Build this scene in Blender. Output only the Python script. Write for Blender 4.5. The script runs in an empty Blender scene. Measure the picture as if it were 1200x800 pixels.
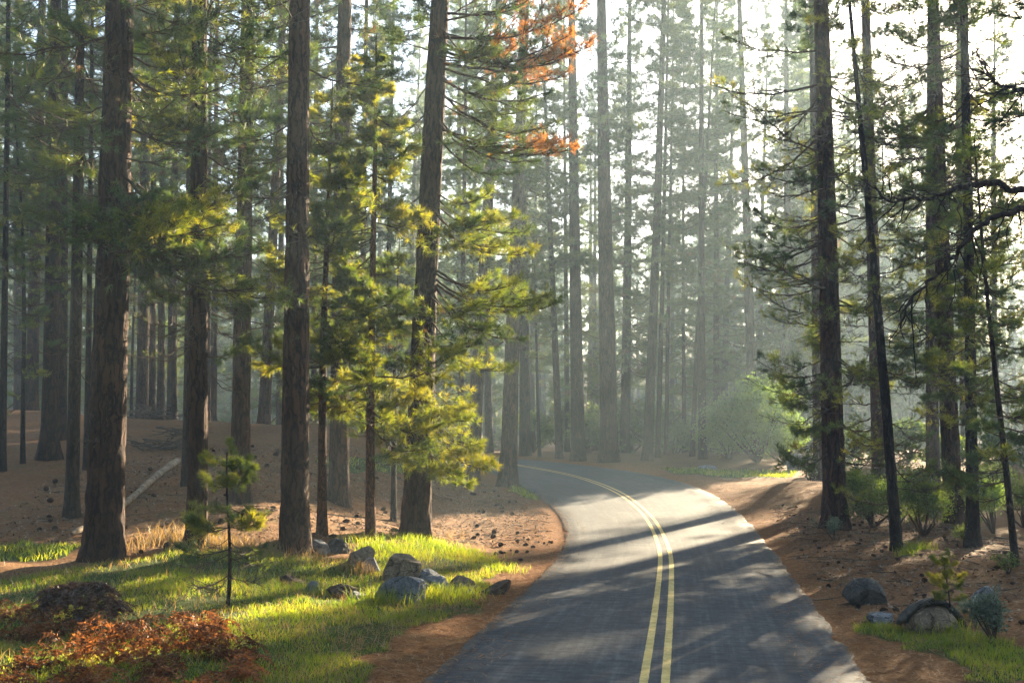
import bpy, math, random
import numpy as np
from mathutils import Vector, Matrix, Quaternion

rng = np.random.RandomState(7)
random.seed(7)
scene = bpy.context.scene
COL = scene.collection
R = math.radians

# ------------------------------------------------------------------ camera numbers
F = 1250.0                         # focal length in photo pixels (1200 wide)
CAM = np.array([0.0, 0.0, 3.04])
PITCH = math.atan(115.0 / F)
FWD = np.array([0, math.cos(PITCH), math.sin(PITCH)])
UP = np.array([0, -math.sin(PITCH), math.cos(PITCH)])
RIGHT = np.array([1.0, 0, 0])
SUN_AZ, SUN_EL = R(31), R(18)

def ray(px, py):
    d = RIGHT * (px - 600) / F + UP * (400 - py) / F + FWD
    return d / d[1]                # scaled so that Y grows by one per unit

def at_depth(px, py, Y):
    return CAM + ray(px, py) * Y

# ------------------------------------------------------------------ numpy noise
def _hash(ix, iy, iz):
    h = (ix.astype(np.int64) * 374761393 + iy.astype(np.int64) * 668265263 + iz.astype(np.int64) * 2147483647) & 0xffffffff
    h = ((h ^ (h >> 13)) * 1274126177) & 0xffffffff
    return ((h ^ (h >> 16)) & 0xffff) / 65535.0

def vnoise(p):
    p = np.asarray(p, float)
    i = np.floor(p); f = p - i; f = f * f * (3 - 2 * f)
    i = i.astype(np.int64)
    out = 0
    for dx in (0, 1):
        for dy in (0, 1):
            for dz in (0, 1):
                w = (f[:, 0] if dx else 1 - f[:, 0]) * (f[:, 1] if dy else 1 - f[:, 1]) * (f[:, 2] if dz else 1 - f[:, 2])
                out = out + w * _hash(i[:, 0] + dx, i[:, 1] + dy, i[:, 2] + dz)
    return out

def fbm(p, o=4):
    p = np.asarray(p, float); a, s, t = 0.5, 0.0, 0.0
    for k in range(o):
        s = s + a * vnoise(p * 2 ** k + 17.3 * k); t += a; a *= 0.5
    return s / t

def noise2(x, y, s, o=3, off=0.0):
    return fbm(np.stack([np.ravel(x) * s + off, np.ravel(y) * s + off * 1.7, np.full(np.size(x), off)], 1), o).reshape(np.shape(x))

def sstep(a, b, x):
    t = np.clip((x - a) / (b - a), 0, 1)
    return t * t * (3 - 2 * t)

# ------------------------------------------------------------------ road profile and line
def zr(Y):
    Y = np.asarray(Y, float)
    a = 1.5 / 1600
    z = np.where(Y > 25, a * (Y - 25) ** 2, 0.0)
    far = 1.5 + 0.075 * 8 * (1 - np.exp(-(np.maximum(Y, 65) - 65) / 8))
    return np.where(Y > 65, far, z)

def on_road(px, py):
    d = ray(px, py)
    t = np.linspace(5, 120, 6000)
    h = CAM[2] + d[2] * t - zr(t)
    k = np.argmax(h < 0)
    return np.array([d[0] * t[k], t[k]])

LE = [(495, 800), (550, 748), (607, 700), (640, 668), (657, 650), (664, 633), (660, 612), (647, 594), (622, 577), (596, 563), (572, 553)]
REDGE = [(1020, 800), (985, 748), (948, 700), (905, 648), (870, 606), (850, 587), (822, 572), (780, 558.5), (730, 549.5), (680, 544.5), (640, 542)]
LP = np.array([on_road(*p) for p in LE]); RP = np.array([on_road(*p) for p in REDGE])
CL = [(767, 800), (771, 767), (776.5, 720), (780, 675), (781, 647), (768.5, 617), (757, 601), (735, 582), (712, 570), (680, 559), (650, 552), (618, 547)]
CP = np.array([on_road(*p) for p in CL])
HALF = 2.8
def smooth_line(pts, n, it=30):
    pts = np.asarray(pts, float)
    s = np.r_[0, np.cumsum(np.linalg.norm(np.diff(pts, axis=0), axis=1))]
    u = np.linspace(0, s[-1], n)
    q = np.stack([np.interp(u, s, pts[:, k]) for k in range(pts.shape[1])], 1)
    for _ in range(it):
        q[1:-1] = 0.25 * q[:-2] + 0.5 * q[1:-1] + 0.25 * q[2:]
    return q
_far = CP[CP[:, 1] > 58]
last = CP[-1]; d0 = CP[-1] - CP[-3]; d0 /= np.linalg.norm(d0)
ext = []
ang = math.atan2(d0[1], d0[0]); p = last.copy()
for k in range(40):
    ang += R(2.6) if ang < R(176) else 0
    p = p + 2.0 * np.array([math.cos(ang), math.sin(ang)]); ext.append(p.copy())
d1 = CP[0] - CP[1]; d1 /= np.linalg.norm(d1)
near = [CP[0] + d1 * k for k in (60, 45, 30, 15, 8)]
CENTER = smooth_line(np.vstack([near, CP, ext]), 420, 40)

_cs = np.r_[0, np.cumsum(np.linalg.norm(np.diff(CENTER, axis=0), axis=1))]
def _half(E):
    """half width of the road along the line, from the points of one edge (it widens through the bend)"""
    k = [int(np.argmin(np.linalg.norm(CENTER - e, axis=1))) for e in E]
    d = [float(np.min(np.linalg.norm(CENTER - e, axis=1))) for e in E]
    w = np.interp(_cs, np.r_[0, _cs[k], _cs[k[-1]] + 14, _cs[-1]], np.r_[d[0], d, 2.8, 2.8])
    for _ in range(160): w[1:-1] = 0.25 * w[:-2] + 0.5 * w[1:-1] + 0.25 * w[2:]
    return w
HLW, HRW = _half(LP), _half(RP)

def road_dist(x, y):
    """signed distance to the centre line (positive on the right), counted so that the edge is always at HALF"""
    x = np.ravel(x); y = np.ravel(y)
    best = np.full(x.shape, 1e9); sign = np.ones(x.shape); hw = np.full(x.shape, HALF)
    A = CENTER[::3]; wl, wr = HLW[::3], HRW[::3]
    for i, (a, b) in enumerate(zip(A[:-1], A[1:])):
        ab = b - a; L2 = ab @ ab
        t = np.clip(((x - a[0]) * ab[0] + (y - a[1]) * ab[1]) / L2, 0, 1)
        dx = x - (a[0] + t * ab[0]); dy = y - (a[1] + t * ab[1])
        d = np.hypot(dx, dy); s = np.sign(ab[1] * (x - a[0]) - ab[0] * (y - a[1]))
        m = d < best
        best[m] = d[m]; sign[m] = s[m]; hw[m] = np.where(s[m] < 0, wl[i], wr[i])
    return np.maximum(np.where(best < hw, best * HALF / hw, HALF + best - hw), 0) * sign

def half_width(y):
    return HALF

def terrain(x, y):
    shp = np.shape(x); x = np.ravel(np.asarray(x, float)); y = np.ravel(np.asarray(y, float))
    sd = road_dist(x, y)
    base = zr(y)
    dl = np.maximum(-sd - HALF, 0); dr = np.maximum(sd - HALF, 0)
    zl = 0.2 + 0.25 * sstep(14, 24, y) + 0.118 * np.clip(y - 22.5, 0, 27.5)
    zl = zl - 1.4 * sstep(58, 95, y) + 0.055 * np.clip(-x - 12, 0, 12) * sstep(26, 50, y)
    fac = sstep(1.0, 8.5, dl) * np.where(y > 26, sstep(1.5, -10, x) * sstep(26, 34, y) + (1 - sstep(26, 34, y)), 1)
    z = base + fac * (np.maximum(zl, base) - base) * (sd < 0)
    z = z + 0.28 * sstep(0.6, 5, dr) * (1 - sstep(30, 60, y))
    z = z + 0.75 * np.exp(-(((x - 12.6) / 2.6) ** 2 + ((y - 45) / 5.0) ** 2)) * sstep(0.4, 2.5, dr)
    z = z + 0.35 * sstep(8, 20, dr) * sstep(10, 30, y) * (1 - sstep(40, 70, y)) * 0.5
    z = z + 26 * sstep(165, 320, np.hypot(x, y)) * (y > -40)
    off = np.maximum(dl, dr)
    z = z + (noise2(x, y, 0.35, 3, 3.1) - 0.5) * 0.34 * sstep(0.5, 4, off)
    z = z + (noise2(x, y, 1.6, 2, 9.1) - 0.5) * 0.10 * sstep(0.5, 1.8, off)
    z = z - 0.045 * (1 - sstep(0.16, 0.75, np.abs(sd) - HALF)) + 0.03 * sstep(0.4, 1.2, off)
    return z.reshape(shp)

def ground(px, py):
    """where the view ray through a photo pixel meets the ground"""
    d = ray(px, py)
    t = np.concatenate([np.arange(6, 60, 0.05), np.arange(60, 140, 0.2)])
    h = CAM[2] + d[2] * t - terrain(d[0] * t, t)
    k = np.argmax(h < 0) if (h < 0).any() else len(t) - 1
    x, y = d[0] * t[k], t[k]
    return np.array([x, y, float(terrain(np.array([x]), np.array([y]))[0])])

def at_y(px, Y):
    x = (px - 600) / F * Y / math.cos(PITCH)
    return np.array([x, Y, float(terrain(np.array([x]), np.array([Y]))[0])])

# ------------------------------------------------------------------ node helpers
def new_mat(name):
    m = bpy.data.materials.new(name); m.use_nodes = True
    nt = m.node_tree; nt.nodes.clear()
    out = nt.nodes.new('ShaderNodeOutputMaterial')
    return m, nt, out
def N(nt, t, **kw):
    n = nt.nodes.new(t)
    for k, v in kw.items():
        if k in n.inputs: n.inputs[k].default_value = v
        else: setattr(n, k, v)
    return n
def L(nt, a, b): nt.links.new(a, b)
def ramp(nt, fac, stops, interp='LINEAR'):
    r = nt.nodes.new('ShaderNodeValToRGB'); r.color_ramp.interpolation = interp
    e = r.color_ramp.elements
    while len(e) < len(stops): e.new(0.5)
    for el, (p, c) in zip(e, stops):
        el.position = p; el.color = (*c, 1) if len(c) == 3 else c
    L(nt, fac, r.inputs[0]); return r.outputs[0]
def mixc(nt, fac, a, b, mode='MIX'):
    m = nt.nodes.new('ShaderNodeMix'); m.data_type = 'RGBA'; m.blend_type = mode
    for sock, v in ((m.inputs[0], fac), (m.inputs[6], a), (m.inputs[7], b)):
        if hasattr(v, 'is_output'): L(nt, v, sock)
        elif isinstance(v, (int, float)): sock.default_value = v
        else: sock.default_value = (*v, 1)
    return m.outputs[2]
def math_(nt, op, a, b=0.5, c=None):
    m = nt.nodes.new('ShaderNodeMath'); m.operation = op
    for s, v in zip(m.inputs, (a, b, c)):
        if v is None: continue
        if hasattr(v, 'is_output'): L(nt, v, s)
        else: s.default_value = v
    return m.outputs[0]
def mapped(nt, scale, coord='Object'):
    tc = nt.nodes.new('ShaderNodeTexCoord'); mp = nt.nodes.new('ShaderNodeMapping')
    mp.inputs['Scale'].default_value = scale
    L(nt, tc.outputs[coord], mp.inputs[0]); return mp.outputs[0]

def leaf_mat(name, stops, trans, mixf=0.5, scale=2.0, rough=0.5, gloss=0.06):
    """needles and blades: diffuse plus translucent, colour varies from clump to clump"""
    m, nt, out = new_mat(name)
    geo = N(nt, 'ShaderNodeNewGeometry'); oi = N(nt, 'ShaderNodeObjectInfo')
    nz = N(nt, 'ShaderNodeTexNoise', Scale=scale, Detail=2.0)
    L(nt, geo.outputs['Position'], nz.inputs['Vector'])
    f = math_(nt, 'ADD', math_(nt, 'MULTIPLY', nz.outputs[0], 0.75), math_(nt, 'MULTIPLY', geo.outputs['Random Per Island'], 0.25))
    f = math_(nt, 'ADD', f, math_(nt, 'MULTIPLY', math_(nt, 'SUBTRACT', oi.outputs['Random'], 0.5), 0.2))
    col = ramp(nt, f, [(0.3 + 0.4 * i / max(1, len(stops) - 1), s) for i, s in enumerate(stops)])
    di = N(nt, 'ShaderNodeBsdfDiffuse'); L(nt, col, di.inputs[0])
    tr = N(nt, 'ShaderNodeBsdfTranslucent')
    L(nt, mixc(nt, 1.0, col, trans, 'MULTIPLY'), tr.inputs[0])
    mx = N(nt, 'ShaderNodeMixShader'); mx.inputs[0].default_value = mixf
    L(nt, di.outputs[0], mx.inputs[1]); L(nt, tr.outputs[0], mx.inputs[2])
    gl = N(nt, 'ShaderNodeBsdfGlossy', Roughness=rough); gl.inputs[0].default_value = (0.8, 0.8, 0.75, 1)
    m2 = N(nt, 'ShaderNodeMixShader'); m2.inputs[0].default_value = gloss
    L(nt, mx.outputs[0], m2.inputs[1]); L(nt, gl.outputs[0], m2.inputs[2])
    L(nt, m2.outputs[0], out.inputs[0]); return m

def bark_mat(name, plate, mid, dark, sc=(1, 1, 1), bump=0.6):
    m, nt, out = new_mat(name)
    tc = N(nt, 'ShaderNodeTexCoord')
    oi = N(nt, 'ShaderNodeObjectInfo')
    wn = N(nt, 'ShaderNodeTexNoise', Scale=4.0, Detail=3.0); L(nt, tc.outputs['Object'], wn.inputs['Vector'])
    add = N(nt, 'ShaderNodeVectorMath', operation='MULTIPLY_ADD'); L(nt, wn.outputs['Color'], add.inputs[0])
    add.inputs[1].default_value = (0.22, 0.22, 0.7); L(nt, tc.outputs['Object'], add.inputs[2])
    mp = N(nt, 'ShaderNodeMapping'); mp.inputs['Scale'].default_value = (8 * sc[0], 8 * sc[1], 1.25 * sc[2]); L(nt, add.outputs[0], mp.inputs[0])
    vo = N(nt, 'ShaderNodeTexVoronoi', feature='DISTANCE_TO_EDGE'); vo.inputs['Scale'].default_value = 1.0; L(nt, mp.outputs[0], vo.inputs['Vector'])
    vc = N(nt, 'ShaderNodeTexVoronoi'); vc.inputs['Scale'].default_value = 1.0; L(nt, mp.outputs[0], vc.inputs['Vector'])
    mp2 = N(nt, 'ShaderNodeMapping'); mp2.inputs['Scale'].default_value = (30, 30, 9); L(nt, tc.outputs['Object'], mp2.inputs[0])
    fn = N(nt, 'ShaderNodeTexNoise', Scale=1.0, Detail=5.0, Roughness=0.7); L(nt, mp2.outputs[0], fn.inputs['Vector'])
    mp3 = N(nt, 'ShaderNodeMapping'); mp3.inputs['Scale'].default_value = (16 * sc[0], 16 * sc[1], 1.6 * sc[2]); L(nt, add.outputs[0], mp3.inputs[0])
    rid = N(nt, 'ShaderNodeTexNoise', Scale=1.0, Detail=4.0, Roughness=0.65); L(nt, mp3.outputs[0], rid.inputs['Vector'])
    edge = ramp(nt, math_(nt, 'ADD', math_(nt, 'MULTIPLY', vo.outputs[0], 1.5), math_(nt, 'MULTIPLY', math_(nt, 'SUBTRACT', rid.outputs[0], 0.5), 1.1)), [(0.0, (0.05, 0.05, 0.05)), (0.3, (1, 1, 1))])
    pc = mixc(nt, ramp(nt, vc.outputs['Color'], [(0.2, (0, 0, 0)), (0.9, (1, 1, 1))]), mid, plate)
    pc = mixc(nt, math_(nt, 'MULTIPLY', fn.outputs[0], 0.8), pc, tuple(0.45 * v for v in mid))
    col = mixc(nt, edge, dark, pc)
    hs = N(nt, 'ShaderNodeHueSaturation'); L(nt, col, hs.inputs['Color'])
    L(nt, math_(nt, 'MULTIPLY_ADD', oi.outputs['Random'], 0.5, 0.75), hs.inputs['Value'])
    b = N(nt, 'ShaderNodeBsdfPrincipled', Roughness=0.9); L(nt, hs.outputs[0], b.inputs['Base Color'])
    b.inputs['Specular IOR Level'].default_value = 0.2
    h = math_(nt, 'ADD', math_(nt, 'MULTIPLY', edge, 1.0), math_(nt, 'MULTIPLY', fn.outputs[0], 0.5))
    bp = N(nt, 'ShaderNodeBump', Strength=bump, Distance=0.05); L(nt, h, bp.inputs['Height']); L(nt, bp.outputs[0], b.inputs['Normal'])
    L(nt, b.outputs[0], out.inputs[0]); return m

def plain_mat(name, c1, c2, scale=8.0, rough=0.9, bump=0.3, c3=None, dist=0.02, coord='Object'):
    m, nt, out = new_mat(name)
    v = mapped(nt, (1, 1, 1), coord)
    nz = N(nt, 'ShaderNodeTexNoise', Scale=scale, Detail=6.0, Roughness=0.65); L(nt, v, nz.inputs['Vector'])
    st = [(0.35, c1), (0.65, c2)] if c3 is None else [(0.3, c1), (0.5, c2), (0.7, c3)]
    b = N(nt, 'ShaderNodeBsdfPrincipled', Roughness=rough); L(nt, ramp(nt, nz.outputs[0], st), b.inputs['Base Color'])
    b.inputs['Specular IOR Level'].default_value = 0.25
    n2 = N(nt, 'ShaderNodeTexNoise', Scale=scale * 4, Detail=4.0); L(nt, v, n2.inputs['Vector'])
    bp = N(nt, 'ShaderNodeBump', Strength=bump, Distance=dist); L(nt, n2.outputs[0], bp.inputs['Height']); L(nt, bp.outputs[0], b.inputs['Normal'])
    L(nt, b.outputs[0], out.inputs[0]); return m

M = {}
M['bark'] = bark_mat('pine bark', (0.135, 0.068, 0.04), (0.075, 0.04, 0.026), (0.016, 0.010, 0.008))
M['bark_red'] = bark_mat('young reddish bark', (0.26, 0.12, 0.06), (0.15, 0.07, 0.038), (0.03, 0.017, 0.011), sc=(2, 2, 2), bump=0.4)
M['bark_dark'] = bark_mat('dark bark', (0.085, 0.055, 0.04), (0.05, 0.034, 0.026), (0.012, 0.009, 0.007), sc=(1.4, 1.4, 1.4))
M['twig'] = plain_mat('twig bark', (0.05, 0.032, 0.022), (0.11, 0.07, 0.045), 20)
M['deadtwig'] = plain_mat('dead twig', (0.06, 0.045, 0.035), (0.13, 0.095, 0.07), 20)
G1 = [(0.02, 0.046, 0.016), (0.046, 0.08, 0.018), (0.1, 0.118, 0.022)]
M['needle'] = leaf_mat('pine needles', G1, (2.1, 1.9, 0.9), 0.5, 1.2)
M['needle_lush'] = leaf_mat('young pine needles', [(0.04, 0.078, 0.015), (0.098, 0.132, 0.02), (0.185, 0.187, 0.028)], (2.4, 2.05, 0.7), 0.62, 1.4)
M['needle_brown'] = leaf_mat('old brown needles', [(0.05, 0.032, 0.016), (0.1, 0.06, 0.028), (0.17, 0.1, 0.045)], (1.7, 1.5, 1.0), 0.5, 1.5)
M['needle_dead'] = leaf_mat('dead orange needles', [(0.15, 0.06, 0.018), (0.28, 0.118, 0.028), (0.36, 0.19, 0.05)], (1.9, 1.65, 1.0), 0.5, 1.5)
M['grass'] = leaf_mat('grass blades', [(0.06, 0.11, 0.012), (0.13, 0.18, 0.02), (0.24, 0.24, 0.045)], (2.2, 2.05, 0.7), 0.62, 1.2, gloss=0.04)
M['drygrass'] = leaf_mat('dry grass', [(0.2, 0.14, 0.06), (0.32, 0.23, 0.1)], (1.6, 1.4, 1.0), 0.45, 2.0)
M['fern'] = leaf_mat('dead fern', [(0.05, 0.026, 0.013), (0.14, 0.06, 0.026), (0.29, 0.13, 0.052)], (1.7, 1.4, 0.9), 0.4, 3.0, gloss=0.015)
M['shrub'] = leaf_mat('shrub leaves', [(0.04, 0.075, 0.018), (0.075, 0.12, 0.025), (0.11, 0.15, 0.03)], (2.0, 1.8, 0.8), 0.45, 2.0)
M['shrub_bright'] = leaf_mat('brightened shrub leaves', [(0.07, 0.13, 0.03), (0.11, 0.18, 0.04), (0.16, 0.22, 0.05)], (2.0, 1.9, 0.9), 0.5, 1.0)  # leaf colour raised above shrub to stand in for light on the bushes
M['greyshrub'] = leaf_mat('grey green shrub leaves', [(0.07, 0.1, 0.075), (0.12, 0.16, 0.12)], (1.4, 1.4, 1.0), 0.3, 4.0)
def paint_mat():
    m, nt, out = new_mat('worn yellow road paint')
    def nz(s, d, r):
        k = N(nt, 'ShaderNodeTexNoise', Scale=s, Detail=d, Roughness=r); L(nt, mapped(nt, (1, 1, 1)), k.inputs['Vector']); return k.outputs[0]
    c = ramp(nt, nz(5, 4, 0.6), [(0.35, (0.52, 0.37, 0.11)), (0.65, (0.72, 0.54, 0.21))])
    c = mixc(nt, ramp(nt, nz(17, 6, 0.8), [(0.55, (0, 0, 0)), (0.68, (0.85, 0.85, 0.85))]), c, (0.09, 0.08, 0.07))
    b = N(nt, 'ShaderNodeBsdfPrincipled', Roughness=0.75); b.inputs['Specular IOR Level'].default_value = 0.3; L(nt, c, b.inputs['Base Color']); L(nt, b.outputs[0], out.inputs[0]); return m
M['paint'] = paint_mat()
M['log'] = plain_mat('weathered log', (0.09, 0.06, 0.04), (0.22, 0.17, 0.12), 4, 0.85, 0.5, (0.36, 0.31, 0.25))
M['cone'] = plain_mat('pine cone', (0.035, 0.022, 0.015), (0.09, 0.055, 0.035), 30)
def rock_mat(name, a, b, c):
    """weathered stone: mottled base, dark lichen spots, pale grains, soil stain near the ground"""
    m, nt, out = new_mat(name)
    tc = N(nt, 'ShaderNodeTexCoord'); P = tc.outputs['Object']
    def nz(s, d=6.0, r=0.65):
        k = N(nt, 'ShaderNodeTexNoise', Scale=s, Detail=d, Roughness=r); L(nt, P, k.inputs['Vector']); return k.outputs[0]
    big, fine = nz(3.5), nz(26, 4, 0.75)
    col = ramp(nt, big, [(0.32, a), (0.5, b), (0.68, c)])
    col = mixc(nt, ramp(nt, fine, [(0.45, (0, 0, 0)), (0.7, (0.75, 0.75, 0.75))]), col, tuple(0.35 * v for v in a))
    lich = ramp(nt, nz(9, 3), [(0.6, (0, 0, 0)), (0.66, (0.6, 0.6, 0.6))])
    col = mixc(nt, lich, col, tuple(min(1, 1.35 * v) for v in c))
    vo = N(nt, 'ShaderNodeTexVoronoi', feature='DISTANCE_TO_EDGE', Scale=2.6); 
    wv = N(nt, 'ShaderNodeVectorMath', operation='MULTIPLY_ADD'); kk = N(nt, 'ShaderNodeTexNoise', Scale=3.0, Detail=4.0); L(nt, P, kk.inputs['Vector']); L(nt, kk.outputs['Color'], wv.inputs[0]); wv.inputs[1].default_value = (0.5, 0.5, 0.5); L(nt, P, wv.inputs[2]); L(nt, wv.outputs[0], vo.inputs['Vector'])
    crack = ramp(nt, vo.outputs[0], [(0.0, (1, 1, 1)), (0.025, (0, 0, 0))])
    col = mixc(nt, math_(nt, 'MULTIPLY', crack, 0.8), col, (0.02, 0.016, 0.012))
    b_ = N(nt, 'ShaderNodeBsdfPrincipled', Roughness=0.9); b_.inputs['Specular IOR Level'].default_value = 0.25; L(nt, col, b_.inputs['Base Color'])
    h = math_(nt, 'SUBTRACT', math_(nt, 'ADD', fine, math_(nt, 'MULTIPLY', big, 2.0)), math_(nt, 'MULTIPLY', crack, 1.5))
    bp = N(nt, 'ShaderNodeBump', Strength=0.9, Distance=0.035); L(nt, h, bp.inputs['Height']); L(nt, bp.outputs[0], b_.inputs['Normal'])
    L(nt, b_.outputs[0], out.inputs[0]); return m
M['rock_grey'] = rock_mat('grey granite', (0.11, 0.113, 0.12), (0.2, 0.205, 0.215), (0.3, 0.305, 0.31))
M['rock_tan'] = rock_mat('tan granite', (0.15, 0.11, 0.075), (0.25, 0.19, 0.13), (0.33, 0.27, 0.2))
M['rock_brown'] = rock_mat('brown rock', (0.06, 0.038, 0.026), (0.12, 0.08, 0.055), (0.18, 0.13, 0.09))
M['rock_dark'] = rock_mat('dark rock', (0.045, 0.042, 0.04), (0.085, 0.08, 0.073), (0.14, 0.13, 0.12))

# ------------------------------------------------------------------ mesh helpers
def mesh(name, verts, faces, mats, midx=None, smooth=False):
    me = bpy.data.meshes.new(name)
    verts = np.asarray(verts, np.float32); faces = np.asarray(faces, np.int32)
    nv, nf, k = len(verts), len(faces), faces.shape[1]
    me.vertices.add(nv); me.vertices.foreach_set('co', verts.ravel())
    me.loops.add(nf * k); me.loops.foreach_set('vertex_index', faces.ravel())
    me.polygons.add(nf)
    me.polygons.foreach_set('loop_start', np.arange(0, nf * k, k, dtype=np.int32))
    me.polygons.foreach_set('loop_total', np.full(nf, k, np.int32))
    if midx is not None: me.polygons.foreach_set('material_index', np.asarray(midx, np.int32))
    sm = np.zeros(nf, bool) if smooth is False else (np.ones(nf, bool) if smooth is True else np.asarray(smooth, bool))
    me.polygons.foreach_set('use_smooth', sm)
    for m in mats: me.materials.append(m)
    me.update(calc_edges=True); me.validate()
    return me
def link(name, me, parent=None, loc=None):
    o = bpy.data.objects.new(name, me); COL.objects.link(o)
    if parent is not None: o.parent = parent
    if loc is not None: o.location = loc
    return o
def tag(o, label=None, cat=None, group=None, kind=None):
    for k, v in (('label', label), ('category', cat), ('group', group), ('kind', kind)):
        if v: o[k] = v
    return o
def thing(name, loc, label, cat, group=None, rot=(0, 0, 0)):
    o = bpy.data.objects.new(name, None); COL.objects.link(o)
    o.empty_display_size = 0.3
    o.location = loc; o.rotation_euler = rot
    return tag(o, label, cat, group)

def tube(pts, rad, sides=5):
    """quads of a tube through pts"""
    pts = np.asarray(pts, float); n = len(pts)
    rad = np.asarray(rad, float)
    t = np.gradient(pts, axis=0); t /= np.linalg.norm(t, axis=1)[:, None] + 1e-9
    ref = np.array([0, 0, 1.0]) if abs(t[0][2]) < 0.9 else np.array([1.0, 0, 0])
    a = np.cross(t, ref); a /= np.linalg.norm(a, axis=1)[:, None] + 1e-9
    b = np.cross(t, a)
    th = np.linspace(0, 2 * np.pi, sides, endpoint=False)
    v = pts[:, None, :] + rad[:, None, None] * (np.cos(th)[None, :, None] * a[:, None, :] + np.sin(th)[None, :, None] * b[:, None, :])
    v = v.reshape(-1, 3)
    i = np.arange(n - 1)[:, None] * sides; j = np.arange(sides)[None, :]; j2 = (j + 1) % sides
    f = np.stack([i + j, i + j2, i + sides + j2, i + sides + j], -1).reshape(-1, 4)
    return v, f
def quads_to_tris(f):
    return np.concatenate([f[:, [0, 1, 2]], f[:, [0, 2, 3]]])
def join(parts):
    vs, fs, k = [], [], 0
    for v, f in parts:
        vs.append(v); fs.append(f + k); k += len(v)
    return np.concatenate(vs), np.concatenate(fs)

def unit(v): return v / (np.linalg.norm(v, axis=-1, keepdims=True) + 1e-9)

def needles_at(rs, P, D, n, ln, wd, spread=(0.25, 1.35), stem=0.10):
    """n needles (thin triangles) round each tuft P with axis D"""
    T = len(P); P = np.repeat(P, n, 0); D = np.repeat(unit(D), n, 0); K = T * n
    r = unit(rs.normal(size=(K, 3))); r = unit(r - (r * D).sum(1, keepdims=True) * D)
    th = rs.uniform(spread[0], spread[1], K)[:, None]
    d = D * np.cos(th) + r * np.sin(th)
    d[:, 2] -= 0.10
    d = unit(d)
    base = P - D * rs.uniform(-0.02, stem, K)[:, None]
    l = (ln * rs.uniform(0.7, 1.15, K))[:, None]
    w = unit(np.cross(d, unit(rs.normal(size=(K, 3))))) * wd * 0.5
    v = np.stack([base + w, base - w, base + d * l], 1).reshape(-1, 3)
    f = np.arange(K * 3).reshape(-1, 3)
    return v, f

def branch_shape(rs, Lb, lush=1.0, sag=0.12, twigs=9, up=0.25, wig=0.03, thick=0.022, sides=5, sub=True):
    """a limb along +X: list of (tube) pieces, tuft positions and directions"""
    n = 11; u = np.linspace(0, 1, n)
    z = -sag * Lb * np.sin(u * np.pi * 0.85) + up * Lb * 0.35 * u ** 2.5
    y = np.cumsum(rs.normal(0, wig * Lb / 3, n)); y -= y[0]
    z = z + np.cumsum(rs.normal(0, wig * Lb / 4, n)); z -= z[0]
    ax = np.stack([u * Lb, y, z], 1)
    rad = thick * (Lb / 2.5) * (1 - 0.82 * u) + 0.004
    tubes = [tube(ax, rad, sides)]
    P, D = [ax[-1]], [ax[-1] - ax[-2]]
    for k in range(twigs):
        t = 0.22 + 0.75 * (k + rs.uniform(0, 0.8)) / twigs
        i = t * (n - 1); i0 = min(int(i), n - 2); p = ax[i0] + (i - i0) * (ax[i0 + 1] - ax[i0])
        dmain = unit(ax[i0 + 1] - ax[i0])
        side = 1 if k % 2 else -1
        a = side * rs.uniform(0.5, 1.1)
        d = np.array([dmain[0] * math.cos(a) - dmain[1] * math.sin(a), dmain[0] * math.sin(a) + dmain[1] * math.cos(a), dmain[2] + rs.uniform(-0.25, 0.4)])
        d = unit(d); tl = (0.42 * Lb * (1 - t) + 0.16 * Lb ** 0.5) * rs.uniform(0.6, 1.2)
        m = 6; w = np.linspace(0, 1, m)[:, None]
        tp = p + d * tl * w + np.array([0, 0, 1.0]) * (rs.uniform(-0.12, 0.3) * tl) * w ** 2 + np.cumsum(rs.normal(0, 0.02 * tl, (m, 3)), 0) * (w > 0)
        r0 = 0.45 * rad[i0] + 0.002
        tubes.append(tube(tp, r0 * (1 - 0.75 * w[:, 0]) + 0.0018, 4))
        P.append(tp[-1]); D.append(tp[-1] - tp[-2] + np.array([0, 0, 0.05]))
        if rs.rand() < lush: P.append(tp[4]); D.append(tp[4] - tp[3] + rs.normal(0, 0.03, 3))
        if sub:
            for s in range(rs.randint(1, 4)):
                q = rs.randint(1, 5); dd = unit(unit(tp[q + 1] - tp[q]) + rs.normal(0, 0.55, 3) + np.array([0, 0, 0.12]))
                sl = tl * rs.uniform(0.22, 0.5)
                sp = np.stack([tp[q], tp[q] + dd * sl * 0.5 + rs.normal(0, 0.02, 3), tp[q] + dd * sl + np.array([0, 0, 0.06 * sl])])
                tubes.append(tube(sp, [r0 * 0.5, r0 * 0.35, 0.0016], 3))
                P.append(sp[-1]); D.append(sp[-1] - sp[-2])
                if rs.rand() < lush * 0.6: P.append(sp[1]); D.append(sp[2] - sp[1])
    return tubes, np.array(P), np.array(D)

def join_tri(tubes):
    v, f = join(tubes); return v, quads_to_tris(f)

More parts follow.
